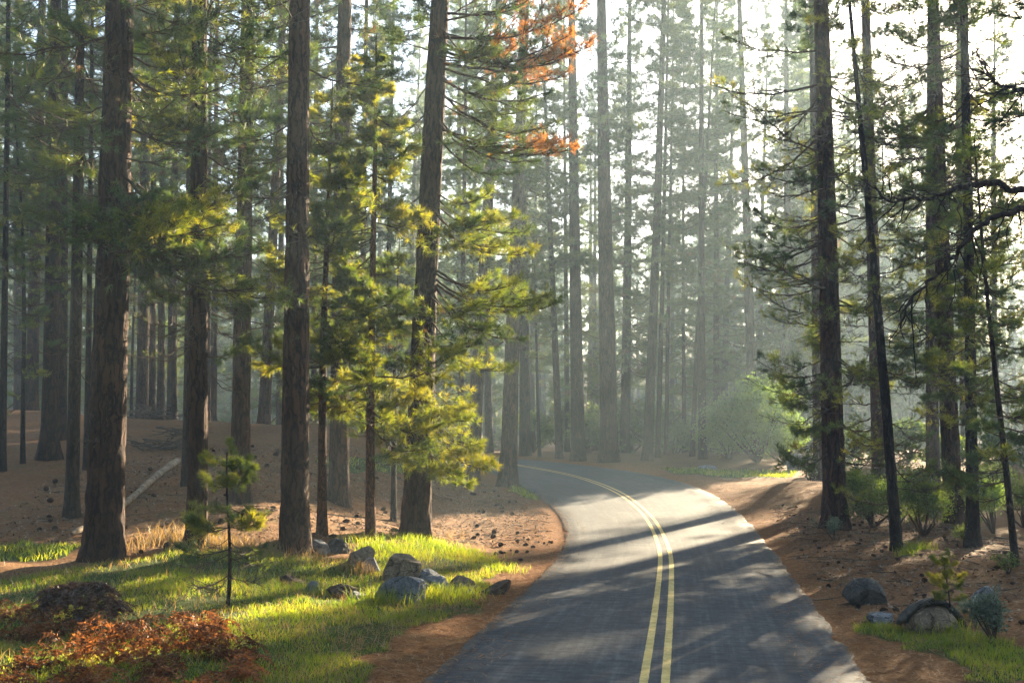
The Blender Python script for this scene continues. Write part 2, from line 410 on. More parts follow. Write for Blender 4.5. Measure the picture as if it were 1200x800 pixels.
class Branch:
    def __init__(self, kind, wood_me, needle_me, L): self.kind, self.wood, self.needle, self.L = kind, wood_me, needle_me, L
BR = {}
def make_templates():
    rs = np.random.RandomState(11)
    spec = {  # kind: (lengths, lush, twigs, keep tufts, needles per tuft, length, width, material, dead share)
        'lush':   ([1.0, 1.6, 2.2, 2.8, 3.4], 0.45, 12, 0.95, 22, 0.21, 0.0145, 'needle_lush', 0.0),
        'full':   ([1.4, 2.2, 3.0, 3.8], 0.4, 12, 0.9, 20, 0.19, 0.0135, 'needle', 0.0),
        'sparse': ([1.2, 1.8, 2.6, 3.4], 0.3, 11, 0.7, 16, 0.16, 0.0125, 'needle_lush', 0.0),
        'rust':   ([1.8, 2.6, 3.2], 0.5, 13, 1.0, 22, 0.19, 0.0135, 'needle', 0.6),
        'bare':   ([0.8, 1.4, 2.0, 2.8], 0.0, 10, 0.06, 12, 0.13, 0.008, 'needle', 0.4),
    }
    for kind, (lens, lush, tw, keep, nn, nl, nw, mat, dead) in spec.items():
        BR[kind] = []
        for Lb in lens:
            for var in range(2):
                tb, P, D = branch_shape(rs, Lb, lush, sag=rs.uniform(0.06, 0.2), twigs=tw + int(Lb * 1.5), up=rs.uniform(0.1, 0.45),
                                        wig=0.035 if kind != 'bare' else 0.06, thick=0.026 if kind != 'bare' else 0.018)
                v, f = join(tb)
                wm = mesh(kind + '_branch_wood', v, f, [M['twig'] if kind != 'bare' else M['deadtwig']], smooth=True)
                k = rs.rand(len(P)) < keep
                nm = None
                if k.any():
                    P, D = P[k], D[k]
                    # dead tufts cluster towards the tips
                    if kind == 'rust': isdead = (P[:, 0] / Lb + rs.normal(0, 0.12, len(P))) > 0.66
                    else: isdead = (P[:, 0] / Lb < 0.34) & (rs.rand(len(P)) < (0.0 if kind == 'lush' else 0.3))
                    v, f = needles_at(rs, P, D, nn, nl, nw)
                    nm = mesh(kind + '_branch_needles', v, f, [M[mat], M['needle_dead' if kind == 'rust' else 'needle_brown']], np.repeat(isdead, nn).astype(int))
                BR[kind].append(Branch(kind, wm, nm, Lb))
make_templates()

def place_branch(root, kind, p0, vec, label=None, inv=None, roll=None):
    """hang a copy of a template limb on a tree: p0, vec in world space"""
    Lw = float(np.linalg.norm(vec))
    c = sorted(BR[kind], key=lambda b: abs(math.log(b.L / Lw)))[:3]
    b = random.choice(c[:2])
    s = Lw / b.L
    x = Vector(vec).normalized()
    z = Vector((0, 0, 1)); y = z.cross(x)
    if y.length < 1e-3: y = Vector((0, 1, 0))
    y.normalize(); z = x.cross(y)
    mat = Matrix((x, y, z)).transposed().to_4x4()
    if roll is None: roll = random.uniform(-0.35, 0.35)
    mat = Matrix.Translation(Vector(p0)) @ mat @ Matrix.Rotation(roll, 4, 'X') @ Matrix.Diagonal((s, s, s, 1))
    o = bpy.data.objects.new('branch', b.wood); COL.objects.link(o); o.parent = root
    o.matrix_parent_inverse = Matrix.Identity(4)
    o.matrix_basis = INV[root.name] @ mat
    if label: o['label'] = label
    if b.needle:
        n = bpy.data.objects.new('needles', b.needle); COL.objects.link(n); n.parent = o
    return o
INV = {}

# ------------------------------------------------------------------ crowns for the trees further off
def crown_mesh(seed, H, z0, z1, Lmax, dens, lush, nn, nl, nw, dead=0.02, lowdead=0, mat='needle', step=0.8, per=5, shape='pine', tw=7, keep=1.0):
    rs = np.random.RandomState(seed)
    tpl = []
    for k in range(5):
        tb, P, D = branch_shape(rs, 2.5, lush, sag=rs.uniform(0.05, 0.22), twigs=tw, up=rs.uniform(0.05, 0.4), thick=0.02, sides=4, sub=True)
        v, f = join_tri(tb); tpl.append((v, f, P, D))
    V, Fc, MI, k0 = [], [], [], 0
    PP, DD = [], []
    z = z0
    while z < z1:
        u = (z - z0) / (z1 - z0)
        if shape == 'pine': prof = min(1, 0.5 + u * 2.2) * (1 - u) ** 0.55 * (0.75 + 0.5 * rs.rand())
        else: prof = (1 - u) ** 0.8 * (0.8 + 0.4 * rs.rand())
        for j in range(per):
            if rs.rand() > dens: continue
            Lb = max(0.35, Lmax * prof * rs.uniform(0.5, 1.15)); az = rs.uniform(0, 2 * math.pi)
            el = R(rs.uniform(-22, 12)) + R(35) * u ** 2
            v, f, P, D = tpl[rs.randint(5)]
            s = Lb / 2.5
            ca, sa, ce, se = math.cos(az), math.sin(az), math.cos(el), math.sin(el)
            Rm = np.array([[ca * ce, -sa, -ca * se], [sa * ce, ca, -sa * se], [se, 0, ce]])
            off = np.array([0, 0, z + rs.uniform(-0.4, 0.4)])
            V.append((v * s) @ Rm.T + off); Fc.append(f + k0); k0 += len(v); MI.append(np.zeros(len(f), int))
            sel = rs.rand(len(P)) < min(1, 0.35 + s * 0.8) * keep
            PP.append((P[sel] * s) @ Rm.T + off); DD.append(D[sel] @ Rm.T)
        z += step * rs.uniform(0.7, 1.3)
    if lowdead:
        for j in range(lowdead):
            zz = rs.uniform(max(2.0, z0 * 0.3), z0 + 2); Lb = rs.uniform(0.6, 2.0); az = rs.uniform(0, 6.28); el = R(rs.uniform(-35, 10))
            v, f, P, D = tpl[rs.randint(5)]; s = Lb / 2.5
            ca, sa, ce, se = math.cos(az), math.sin(az), math.cos(el), math.sin(el)
            Rm = np.array([[ca * ce, -sa, -ca * se], [sa * ce, ca, -sa * se], [se, 0, ce]])
            V.append((v * s) @ Rm.T + [0, 0, zz]); Fc.append(f + k0); k0 += len(v); MI.append(np.zeros(len(f), int))
    P = np.concatenate(PP); D = np.concatenate(DD)
    v, f = needles_at(rs, P, D, nn, nl, nw, stem=nl * 0.5)
    isdead = np.repeat(fbm(P * 0.9, 2) + rs.normal(0, 0.05, len(P)) < 0.22 + dead * 0.5, nn)
    V.append(v); Fc.append(f + k0); MI.append(np.where(isdead, 2, 1))
    return mesh('pine_crown', np.concatenate(V), np.concatenate(Fc), [M['twig'], M[mat], M['needle_brown']], np.concatenate(MI))

CROWN = {
    # near trees (metres up the trunk); reference height 32
    'high':  [crown_mesh(21, 32, 13.5, 32, 3.2, 0.8, 0.5, 12, 0.26, 0.022, 0.03, 6), crown_mesh(22, 32, 15, 32, 3.0, 0.8, 0.5, 12, 0.26, 0.022, 0.03, 8)],
    'mid':   [crown_mesh(23, 32, 7.5, 32, 3.0, 0.6, 0.6, 13, 0.24, 0.019, 0.04, 14), crown_mesh(24, 32, 8.5, 32, 2.9, 0.55, 0.6, 13, 0.24, 0.019, 0.04, 16)],
    # far trees; reference height 44
    'far':   [crown_mesh(31 + k, 44, 7.5 + 1.5 * k, 44, 3.9, 0.66, 0.7, 9, 0.36, 0.036, 0.0, 22, step=0.85) for k in range(4)],
    'farhigh': [crown_mesh(41 + k, 44, 14 + 3 * k, 44, 3.7, 0.6, 0.6, 9, 0.36, 0.036, 0.0, 30, step=0.9) for k in range(2)],
    'farlow': [crown_mesh(51 + k, 40, 2.0 + 2 * k, 40, 4.3, 0.75, 0.8, 9, 0.38, 0.04, 0.0, 10, step=0.8, shape='fir') for k in range(2)],
    'dense': [crown_mesh(71 + k, 42, 5.0 + 5 * k, 42, 5.0, 0.95, 1.0, 13, 0.42, 0.06, 0.0, 8, step=0.75, shape='fir') for k in range(2)],
    'young': [crown_mesh(61 + k, 6, 0.35, 6, 1.7, 0.9, 0.9, 12, 0.24, 0.024, 0.0, 0, step=0.28, per=5, shape='fir', mat='needle_lush') for k in range(2)],
}
REFH = {'high': 32, 'mid': 32, 'far': 44, 'farhigh': 44, 'farlow': 40, 'dense': 42, 'young': 6}

def trunk_mesh(seed, r0, H, mat, fine=False, flare=0.32, bend=0.0):
    rs = np.random.RandomState(seed)
    nseg = 56 if fine else 14
    zs = np.r_[np.linspace(-0.5, 1.2, 16 if fine else 7), np.linspace(1.2, min(16, H * 0.6), 110 if fine else 10)[1:], np.linspace(min(16, H * 0.6), H, 8)[1:]]
    th = np.linspace(0, 2 * np.pi, nseg, endpoint=False)
    zz, tt = np.meshgrid(zs, th, indexing='ij')
    lobes = 1 + 0.5 * (np.sin(tt * 3 + rs.uniform(0, 6)) * 0.5 + np.sin(tt * 5 + rs.uniform(0, 6)) * 0.5)
    r = r0 * np.maximum(1 - np.clip(zz, 0, None) / H, 0.0) ** 0.72 + 0.01
    r = r + r0 * flare * np.exp(-np.clip(zz + 0.1, 0, None) / (0.45 + 0.5 * r0)) * lobes
    bx = bend * np.sin(zz / H * 5.0 + rs.uniform(0, 6)) - bend * math.sin(0)
    by = bend * np.cos(zz / H * 4.0 + rs.uniform(0, 6))
    bx -= bx[3:4, :1]; by -= by[3:4, :1]
    if fine:
        p = np.stack([np.cos(tt) * r / r0 * 7 * r0 / 0.4, np.sin(tt) * r / r0 * 7 * r0 / 0.4, zz * 1.5 + seed], -1).reshape(-1, 3)
        a = np.abs(fbm(p, 2) - 0.5).reshape(zz.shape) * 2
        b = fbm(p * 3.1, 2).reshape(zz.shape) - 0.5
        r = r * (1 + 0.10 * (np.minimum(a * 3, 1) - 0.6) + 0.05 * b)
        r = r * (1 + 0.10 * (fbm(p * np.array([0.25, 0.25, 0.4]), 2).reshape(zz.shape) - 0.5))
    v = np.stack([np.cos(tt) * r + bx, np.sin(tt) * r + by, zz], -1).reshape(-1, 3)
    n = len(zs)
    i = np.arange(n - 1)[:, None] * nseg; j = np.arange(nseg)[None, :]; j2 = (j + 1) % nseg
    f = np.stack([i + j, i + j2, i + nseg + j2, i + nseg + j], -1).reshape(-1, 4)
    return mesh('pine_trunk', v, f, [M[mat]], smooth=True)

TREES = {}
XY = []
seed_ = [100]
def tree(key, base, topx, w, H, crown, label, bark='bark', fine=False, group=None, cat='pine tree', name='pine_tree', Y=None, flare=0.32, bend=0.04, crown_s=1.0, sink=0.0, topy=0, crown_z=0.0):
    seed_[0] += 1
    if Y is None: p = ground(*base)
    else: p = at_y(base[0], Y)
    Yd = p[1]
    top = at_depth(topx, topy, Yd)
    lean = math.atan2(top[0] - p[0], top[2] - p[2])
    r0 = w * Yd / F / 2
    root = thing(name, p, label, cat, group, rot=(random.uniform(-0.012, 0.012), lean, 0))
    m = Matrix.Translation(Vector(p)) @ root.rotation_euler.to_matrix().to_4x4()
    INV[root.name] = m.inverted()
    link('trunk', trunk_mesh(seed_[0], r0, H, bark, fine, flare, bend), root)
    if crown:
        c = link('crown', random.choice(CROWN[crown]), root)
        s = crown_s * random.uniform(0.9, 1.12)
        c.scale = (s, s, (H + 0.6) / REFH[crown]); c.rotation_euler = (0, 0, random.uniform(0, 6.28)); c.location.z = crown_z
    TREES[key] = dict(root=root, p=p, lean=lean, H=H, r0=r0, Y=Yd)
    XY.append(p[:2])
    return root

def axis_at(t, z):
    return t['p'] + np.array([math.tan(t['lean']) * z, 0, z])
def limb(key, y0, to, dY, kind, label=None):
    """limb from the trunk at photo height y0 to the photo point `to`, its tip dY metres behind (or in front of) the trunk"""
    t = TREES[key]
    p = t['p']; z = at_depth(600, y0, p[1])[2] - p[2]
    a = axis_at(t, z)
    e = at_depth(to[0], to[1], p[1] + dY)
    v = e - a
    h = np.array([v[0], v[1], 0]); h /= np.linalg.norm(h) + 1e-9
    a = a + h * t['r0'] * 0.55
    return place_branch(t['root'], kind, a, e - a, label)
def limbs(key, z0, z1, n, kinds, lens, el=(-20, 15), az=(0, 360)):
    t = TREES[key]
    for k in range(n):
        z = z0 + (z1 - z0) * (k + random.random()) / n
        u = (z - z0) / (z1 - z0)
        a = R(random.uniform(*az)) if isinstance(az[0], (int, float)) else R(random.uniform(*random.choice(az)))
        e = R(random.uniform(*el)); Lb = (lens[0] + (lens[1] - lens[0]) * u) * random.uniform(0.6, 1.15)
        d = np.array([math.cos(a) * math.cos(e), math.sin(a) * math.cos(e), math.sin(e)])
        rr = t['r0'] * max(0.15, (1 - z / t['H'])) ** 0.72
        place_branch(t['root'], random.choice(kinds), axis_at(t, z) + d * np.array([1, 1, 0]) * rr * 0.6, d * Lb)

# ------------------------------------------------------------------ the trees one can tell apart
# left foreground and hillside
tree('T1', (121, 655), 139, 41, 36, 'high', 'thickest pine trunk standing at the left edge of the sunlit grass', fine=True, bend=0.03)
tree('T2', (231, 640), 238, 22, 34, 'mid', 'pine trunk directly behind the young sapling on the grass', fine=True, bend=0.05)
tree('T2b', (217, 569), 226, 8, 20, None, 'thin dark pole pine leaning close against the trunk behind the sapling', bark='bark_dark')
tree('T3', (281, 587), 287, 21, 36, 'mid', 'straight pine on the hillside just right of the sapling top', fine=True)
tree('T4', (345, 645), 348, 31, 36, 'high', 'thick dark pine trunk left of the golden young pines, beside shaded rocks', fine=True, bend=0.05)
tree('T5', (377, 626), 389, 10.5, 11.5, None, 'slim reddish young pine against the right side of the thick dark trunk', bark='bark_red', bend=0.05)
tree('T6', (397, 590), 405, 22, 36, 'mid', 'grey brown pine trunk rising behind the slim reddish young pine', fine=True)
tree('T7', (434, 632), 440, 11, 13.0, None, 'slim young pine with golden foliage left of the sunlit pine by the rocks', bark='bark_red', bend=0.04)
tree('T8', (487, 632), 513, 31, 34, 'high', 'large sunlit pine with golden boughs and orange needles above the mossy boulders', fine=True, bend=0.05)
tree('T8b', (461, 610), 473, 6, 9, None, 'thin dark leaning stem just left of the large sunlit pine', bark='bark_dark')
tree('T9', (595, 570), 617, 19, 36, 'mid', 'leaning pine with flared base on the inside of the road bend', fine=True, flare=0.6)
tree('T10', (553, 540), 584, 17, 38, 'farhigh', 'leaning brown pine seen between the golden boughs and the leaning pine at the bend', Y=56)
tree('La', (3, 552), 4, 7.5, 28, 'mid', 'dark pine trunk cut by the left edge of the photo', bark='bark_dark')
tree('Lb', (27, 543), 10, 5, 14, None, 'thin crooked dark stem near the left edge of the photo', bark='bark_dark', bend=0.12)
tree('Lc', (40, 488), 50, 14, 40, 'far', 'pine at the hill crest just right of the thin crooked stem', Y=54)
tree('Ld', (58, 537), 62, 18, 36, 'mid', 'dark pine with a wide flared foot on the upper left hillside', flare=0.75)
tree('Le', (72, 515), 78, 11, 36, 'far', 'pine with a sunlit right rim close behind the flared dark pine')
tree('Lf', (84, 605), 97, 14, 30, 'mid', 'slim straight dark pine left of the thickest trunk', flare=0.6, bark='bark_dark')
tree('Lg', (101, 550), 110, 6.5, 24, None, 'thin trunk half hidden behind the left side of the thickest pine', bark='bark_dark')
tree('Lh', (157, 495), 164, 3.6, 12, None, 'thin leaning pole beside the brush pile on the crest', Y=56, bark='bark_dark')
tree('Li', (169, 495), 173, 13.5, 40, 'far', 'broad trunk on the crest just right of the thickest pine', Y=57)
tree('Lj', (181, 500), 184, 7.5, 36, 'farhigh', 'first of three close trunks on the crest, slimmest, beside the broad one', Y=58)
tree('Lk', (191, 500), 193, 8.5, 38, 'far', 'second of three close trunks standing above the brush pile on the crest', Y=59)
tree('Ll', (204, 503), 206, 11, 40, 'far', 'stoutest of three close trunks on the crest, left of the sapling trunk', Y=56)
tree('Lm', (246, 505), 247, 6, 34, 'farhigh', 'thin trunk with a bright sunlit edge right of the trunk behind the sapling', Y=60)
tree('Ln', (252, 506), 256, 8, 38, 'far', 'dim trunk on the crest between the sapling tip and the straight hillside pine', Y=63)
tree('Lo', (311, 511), 334, 13.5, 40, 'far', 'right leaning trunk on the crest left of the thick dark pine', Y=55)
tree('Lp', (330, 513), 331, 9, 40, 'farlow', 'pale hazy trunk close left of the thick dark pine', Y=72)
tree('Lq', (370, 515), 371, 8, 38, 'farlow', 'hazy trunk seen just right of the thick dark pine', Y=66)
tree('Lr', (426, 530), 430, 8, 36, 'farlow', 'dark trunk behind the slim golden young pine', Y=56)
tree('Ls', (454, 536), 462, 7, 34, 'far', 'dark trunk low between the slim golden pine and the sunlit pine', Y=58)
tree('Lt', (540, 525), 545, 7, 38, 'far', 'slim dark trunk under the right end of the golden boughs', Y=66)
# beyond the bend
tree('Ma', (615, 537), 612, 13, 44, 'far', 'hazy trunk close right of the leaning pine at the bend', Y=74)
tree('Mb', (632, 538), 616, 4, 16, None, 'thin pole leaning left beyond the road bend', Y=71, bark='bark_dark')
tree('Mc', (655, 538), 636, 8.5, 34, 'far', 'slim left leaning trunk beyond the road bend', Y=70)
tree('Md', (664, 539), 662, 6, 40, 'farlow', 'faint grey trunk between the slim left leaning one and a broad one', Y=84)
tree('Me', (677, 538), 668, 16, 46, 'far', 'broad brown trunk beyond the bend, left of the biggest misty one', Y=68)
tree('Mf', (713, 540), 706, 21, 48, 'farhigh', 'biggest misty trunk beyond the bend, with a doubled top', Y=67)
tree('Mg', (731, 541), 738, 12, 44, 'farlow', 'pale trunk just right of the biggest misty trunk', Y=80)
tree('Mh', (757, 542), 779, 12, 46, 'far', 'right leaning misty trunk with dark flecks beyond the bend', Y=69)
tree('Mi', (769, 543), 784, 6, 40, 'farhigh', 'thin leaning trunk close right of the flecked misty trunk', Y=72)
tree('Mj', (779, 543), 789, 5, 36, 'farhigh', 'thinnest of the misty trunks left of the pale gap beyond the bend', Y=76)
tree('Mk', (800, 547), 801, 5, 36, 'farlow', 'faint thin trunk in the light beams above the road edge', Y=82)
tree('Ml', (809, 547), 838, 6, 38, 'far', 'thin right leaning trunk in the light beams', Y=74)
tree('Mm', (821, 546), 821, 9.5, 42, 'far', 'straight dark misty trunk left of the pale boulder', Y=70)
tree('Mn', (837, 545), 841, 8, 44, 'farlow', 'pale trunk in the beams just behind the pale boulder', Y=86)
tree('Mo', (880, 545), 868, 12.5, 48, 'farhigh', 'tall bare pale trunk rising above the big misty bush', Y=76)
tree('Mp', (925, 545), 922, 6, 42, 'farhigh', 'faint trunk in the haze right of the big misty bush', Y=95)
# right side
tree('Rl', (960, 553), 952, 21, 40, 'farhigh', 'pale hazy trunk half hidden behind the big twiggy pine on the right', Y=52, crown_z=9, crown_s=0.8)
tree('Rm', (979, 620), 960, 25, 36, 'high', 'big twiggy pine with golden needles on the right roadside', fine=True, flare=0.5)
tree('Rn', (1026, 562), 1015, 17, 40, 'farhigh', 'grey trunk behind the leaning dark stem on the right', Y=48, crown_z=6, crown_s=0.8)
tree('Ro', (1051, 645), 996, 11.5, 17, None, 'dark stem leaning left across the trunks on the right bank', fine=True, bark='bark_dark', bend=0.03)
tree('Rp', (1087, 565), 1092, 15, 38, 'farhigh', 'hazy trunk left of the pair of dark trunks on the right', Y=50)
tree('Rq', (1118, 612), 1094, 20, 34, 'high', 'stout dark pine between the hazy trunk and the straight narrow one at right', fine=True)
tree('Rr', (1140, 640), 1132, 12.5, 30, 'high', 'straight narrow dark pine right of the stout one on the right bank', fine=True, bark='bark_dark', flare=0.6)
tree('Rs', (1190, 663), 1125, 7, 9.5, None, 'thin dark young pine leaning left at the right edge of the photo', bark='bark_dark', bend=0.05)
tree('Rt', (1160, 556), 1164, 7, 38, 'far', 'faint trunk low in the haze between the two rightmost stems', Y=80)

# ---- boughs of the near trees
# thickest pine: dark drooping boughs across the left
for y0, to, dY, k in [(185, (235, 172), -0.6, 'bare'), (40, (215, 18), -0.8, 'full'), (50, (60, 20), -1.2, 'full'), (60, (228, 40), 0.8, 'full'), (95, (60, 60), 0.5, 'bare'), (90, (100, 64), -1.6, 'bare'), (130, (210, 118), -1.0, 'full'),
        (205, (290, 232), -1.4, 'full'), (215, (270, 262), -2.2, 'full'), (210, (225, 255), -2.4, 'lush'), (225, (310, 300), -1.6, 'full'), (232, (190, 280), -2.8, 'lush'), (230, (125, 272), -2.6, 'full'), (238, (92, 282), -1.6, 'full'), (245, (110, 245), -2.0, 'full'),
        (250, (262, 320), -1.2, 'full'), (255, (300, 345), -1.0, 'lush'), (250, (318, 355), -0.2, 'lush'), (240, (250, 285), -0.5, 'full'), (262, (225, 300), -2.2, 'full'), (215, (175, 238), -2.6, 'full'), (228, (160, 300), -2.7, 'full'), (150, (240, 140), 1.0, 'full'), (148, (262, 155), 0.3, 'full'),
        (228, (258, 242), -2.0, 'lush'), (236, (205, 262), -2.9, 'lush'), (246, (280, 300), -2.0, 'full'), (240, (228, 318), -1.8, 'full'), (120, (70, 130), 1.0, 'full'), (178, (60, 190), 0.5, 'full'), (20, (90, -20), -1.0, 'full'), (10, (200, -25), -1.2, 'full')]:
    limb('T1', y0, to, dY, k)
limbs('T1', 8.2, 13, 16, ['full', 'sparse', 'bare'], (2.0, 2.8), (-20, 15))
# hillside trunks: twigs below, foliage above
for key, z0, z1, n, kinds, ln in [('T2', 4.0, 14, 30, ['full', 'sparse', 'bare'], (1.6, 2.6)), ('T3', 5.0, 15, 26, ['full', 'sparse', 'bare'], (1.6, 2.6)), ('T4', 5.5, 14.5, 30, ['bare', 'full', 'bare', 'sparse'], (1.4, 2.6)),
        ('T6', 4.5, 14, 26, ['full', 'sparse', 'bare'], (1.4, 2.4)), ('Lf', 4.5, 13, 26, ['full', 'sparse', 'bare'], (1.4, 2.3)), ('Ld', 4.5, 16, 26, ['full', 'sparse', 'bare'], (1.5, 2.5)), ('La', 3.5, 14, 24, ['full', 'sparse'], (1.4, 2.6)),
        ('Le', 5.0, 16, 20, ['full', 'sparse'], (1.4, 2.4)), ('T2b', 4, 17, 24, ['sparse', 'bare', 'full'], (1.0, 1.6)), ('Lg', 4, 18, 22, ['sparse', 'full'], (1.0, 1.8)), ('Lb', 1.8, 10, 18, ['bare', 'sparse'], (0.8, 1.4)), ('T9', 6, 16, 26, ['sparse', 'full', 'bare'], (1.4, 2.6)),
        ('T10', 7, 18, 22, ['full', 'sparse', 'bare'], (1.6, 2.8))]:
    limbs(key, z0, z1, n, kinds, ln)
for to, y0, k in [((285, 345), 330, 'bare'), ((210, 340), 320, 'bare'), ((262, 395), 350, 'bare'), ((200, 400), 372, 'bare'), ((270, 300), 290, 'full')]:
    limb('T2', y0, to, -1.0, k)
limbs('T5', 3.2, 11.2, 52, ['lush', 'lush', 'full'], (2.0, 0.7), (-15, 20))
limbs('T7', 2.6, 12.8, 70, ['lush', 'lush', 'full'], (2.3, 0.6), (-18, 20))
limbs('T8b', 2.5, 8.6, 22, ['lush', 'full'], (1.4, 0.6), (-15, 20))
for key, n in [('T1', 5), ('T4', 8), ('T8', 6), ('T2', 6), ('T3', 6), ('T6', 5)]:   # broken stubs low on the trunks
    limbs(key, 1.6, 6.0, n, ['bare'], (0.35, 0.6), (-25, 25))
# large sunlit pine: boughs to the right
for y0, to, dY, k in [(25, (640, -12), -0.5, 'rust'), (45, (684, 22), -0.8, 'rust'), (50, (665, 72), 0.4, 'rust'), (75, (690, 70), -0.8, 'rust'), (20, (590, -20), 0.8, 'rust'), (90, (640, 110), -1.2, 'full'), (110, (655, 150), -0.6, 'full'), (30, (430, 15), 0.2, 'bare'), (60, (450, 30), -0.6, 'full'),
        (140, (625, 190), -0.4, 'full'), (150, (660, 178), 0.3, 'rust'), (160, (600, 205), -1.0, 'full'), (35, (580, 65), -1.4, 'full'), (15, (655, -20), 0.2, 'rust'), (40, (640, 40), -1.0, 'rust'), (60, (672, 48), -1.2, 'rust'), (80, (662, 100), -0.2, 'rust'), (95, (610, 95), -1.2, 'full'), (150, (668, 190), -0.6, 'rust'), (70, (570, 45), -1.6, 'full'), (140, (585, 170), -1.4, 'full'), (110, (620, 128), 0.6, 'full'), (65, (600, 60), -0.4, 'rust'), (120, (590, 140), 0.6, 'full'), (100, (440, 150), -0.8, 'bare'), (160, (455, 180), -0.4, 'bare'), (130, (455, 165), 0.8, 'full'),
        (225, (575, 232), -1.4, 'lush'), (232, (600, 262), -0.8, 'lush'), (240, (612, 280), -0.4, 'lush'), (250, (585, 300), -1.2, 'lush'), (245, (560, 268), -1.8, 'lush'), (262, (618, 308), 0.2, 'lush'), (255, (545, 290), -2.0, 'lush'), (225, (440, 245), -1.4, 'lush'), (240, (470, 262), -2.2, 'lush'),
        (315, (645, 352), -0.6, 'lush'), (325, (625, 368), -0.8, 'lush'), (318, (600, 345), -1.4, 'lush'), (330, (655, 358), 0.0, 'lush'), (340, (590, 385), -1.2, 'full'), (345, (560, 365), -2.0, 'lush'), (330, (610, 400), -0.6, 'full'),
        (375, (565, 405), -1.6, 'full'), (385, (540, 420), -2.0, 'lush'), (395, (590, 445), -1.0, 'lush'), (400, (450, 430), -1.6, 'full'), (410, (515, 450), -2.2, 'lush'), (440, (552, 482), -1.4, 'lush'), (445, (545, 500), -1.8, 'lush'),
        (455, (520, 505), -2.3, 'lush'), (470, (562, 530), -1.2, 'lush'), (480, (580, 548), -0.8, 'lush'), (485, (560, 560), -1.4, 'lush'), (490, (530, 560), -2.0, 'lush'), (492, (505, 565), -2.4, 'lush'), (480, (475, 545), -2.2, 'lush'), (465, (455, 520), -1.6, 'lush'), (500, (545, 575), -1.0, 'lush'), (430, (465, 480), -2.0, 'lush')]:
    limb('T8', y0, to, dY, k)
# big twiggy pine on the right
limbs('Rm', 2.2, 15, 86, ['sparse', 'sparse', 'bare', 'full', 'full'], (2.6, 3.4), (-18, 16))
for y0, to, dY, k in [(250, (905, 245), -1.0, 'bare'), (100, (832, 96), -1.0, 'sparse'), (60, (850, 45), -0.8, 'full'), (130, (850, 95), 0.2, 'sparse'), (300, (858, 300), -1.0, 'full'), (330, (880, 290), -0.4, 'full'), (420, (905, 415), -0.8, 'full'), (470, (918, 470), -0.6, 'full'), (490, (930, 505), -0.8, 'full'), (440, (912, 440), -1.2, 'full'), (360, (890, 345), -1.0, 'sparse')]:
    limb('Rm', y0, to, dY, k)
limbs('Ro', 1.2, 15, 60, ['bare', 'bare', 'sparse'], (1.5, 1.3), (-25, 20))
limbs('Rl', 8, 19, 12, ['sparse', 'bare'], (1.8, 2.6))
limbs('Rn', 5, 20, 60, ['bare', 'sparse', 'full'], (1.6, 2.8))
limbs('Rp', 5, 19, 50, ['bare', 'sparse', 'full'], (1.6, 2.8))
limbs('Rq', 3.5, 14.5, 84, ['bare', 'sparse', 'full', 'full'], (1.8, 2.6))
limbs('Rr', 3.0, 14, 80, ['bare', 'sparse', 'full', 'full'], (1.5, 2.4))
limbs('Rs', 1.2, 9.2, 44, ['bare', 'sparse', 'full'], (1.5, 0.9))
# gnarled dark bough reaching in from a tree outside the right edge
tree('Rg', (1262, 690), 1270, 24, 24, 'high', 'gnarled pine beyond the right edge, its black crooked bough reaching into the photo', fine=True, bark='bark_dark')
def gnarled(points, r0, dY):
    t = TREES['Rg']; Yb = t['p'][1]
    q = [at_depth(px, py, Yb + dY * i / (len(points) - 1)) for i, (px, py) in enumerate(points)]
    q[0] = axis_at(t, q[0][2] - t['p'][2])
    q = smooth_line(np.array(q), 40, 2)
    rs = np.random.RandomState(len(points) * 7 + int(r0 * 1000))
    q[2:-1] += rs.normal(0, 0.025, (len(q) - 3, 3)); rad = r0 * np.linspace(1, 0.22, 40) * rs.uniform(0.85, 1.2, 40)
    tb = [tube(q, rad, 7)]
    for k in range(26):
        i = rs.randint(10, 39); d = unit(unit(q[min(i + 1, 39)] - q[i]) + rs.normal(0, 0.8, 3)); d[2] -= 0.25
        ln = rs.uniform(0.4, 1.3); m = 8; ww = np.linspace(0, 1, m)[:, None]
        tp = q[i] + d * ln * ww + np.cumsum(rs.normal(0, 0.035 * ln, (m, 3)), 0) * (ww > 0)
        tb.append(tube(tp, 0.014 * (1 - 0.8 * ww[:, 0]) + 0.003, 4))
        for s in range(3):
            j = rs.randint(2, m - 1); dd = unit(unit(tp[j] - tp[j - 1]) + rs.normal(0, 0.7, 3)); sl = ln * rs.uniform(0.2, 0.5)
            sp = np.stack([tp[j], tp[j] + dd * sl * 0.5 + rs.normal(0, 0.03, 3), tp[j] + dd * sl]); tb.append(tube(sp, [0.006, 0.004, 0.002], 3))
    v, f = join(tb)
    o = link('branch', mesh('gnarled_branch', v, f, [M['bark_dark']], smooth=True), t['root'])
    o.matrix_basis = INV[t['root'].name]
    o['label'] = 'thick black crooked bough with bare twigs'
gnarled([(1262, 215), (1200, 222), (1150, 215), (1115, 222), (1085, 236), (1062, 232), (1040, 240), (1025, 218)], 0.085, -0.4)
gnarled([(1262, 205), (1200, 247), (1160, 255), (1140, 272), (1118, 300), (1105, 318), (1085, 332), (1065, 352), (1055, 385)], 0.075, -1.0)
gnarled([(1262, 90), (1200, 105), (1165, 98), (1150, 70), (1140, 60)], 0.06, -0.5)

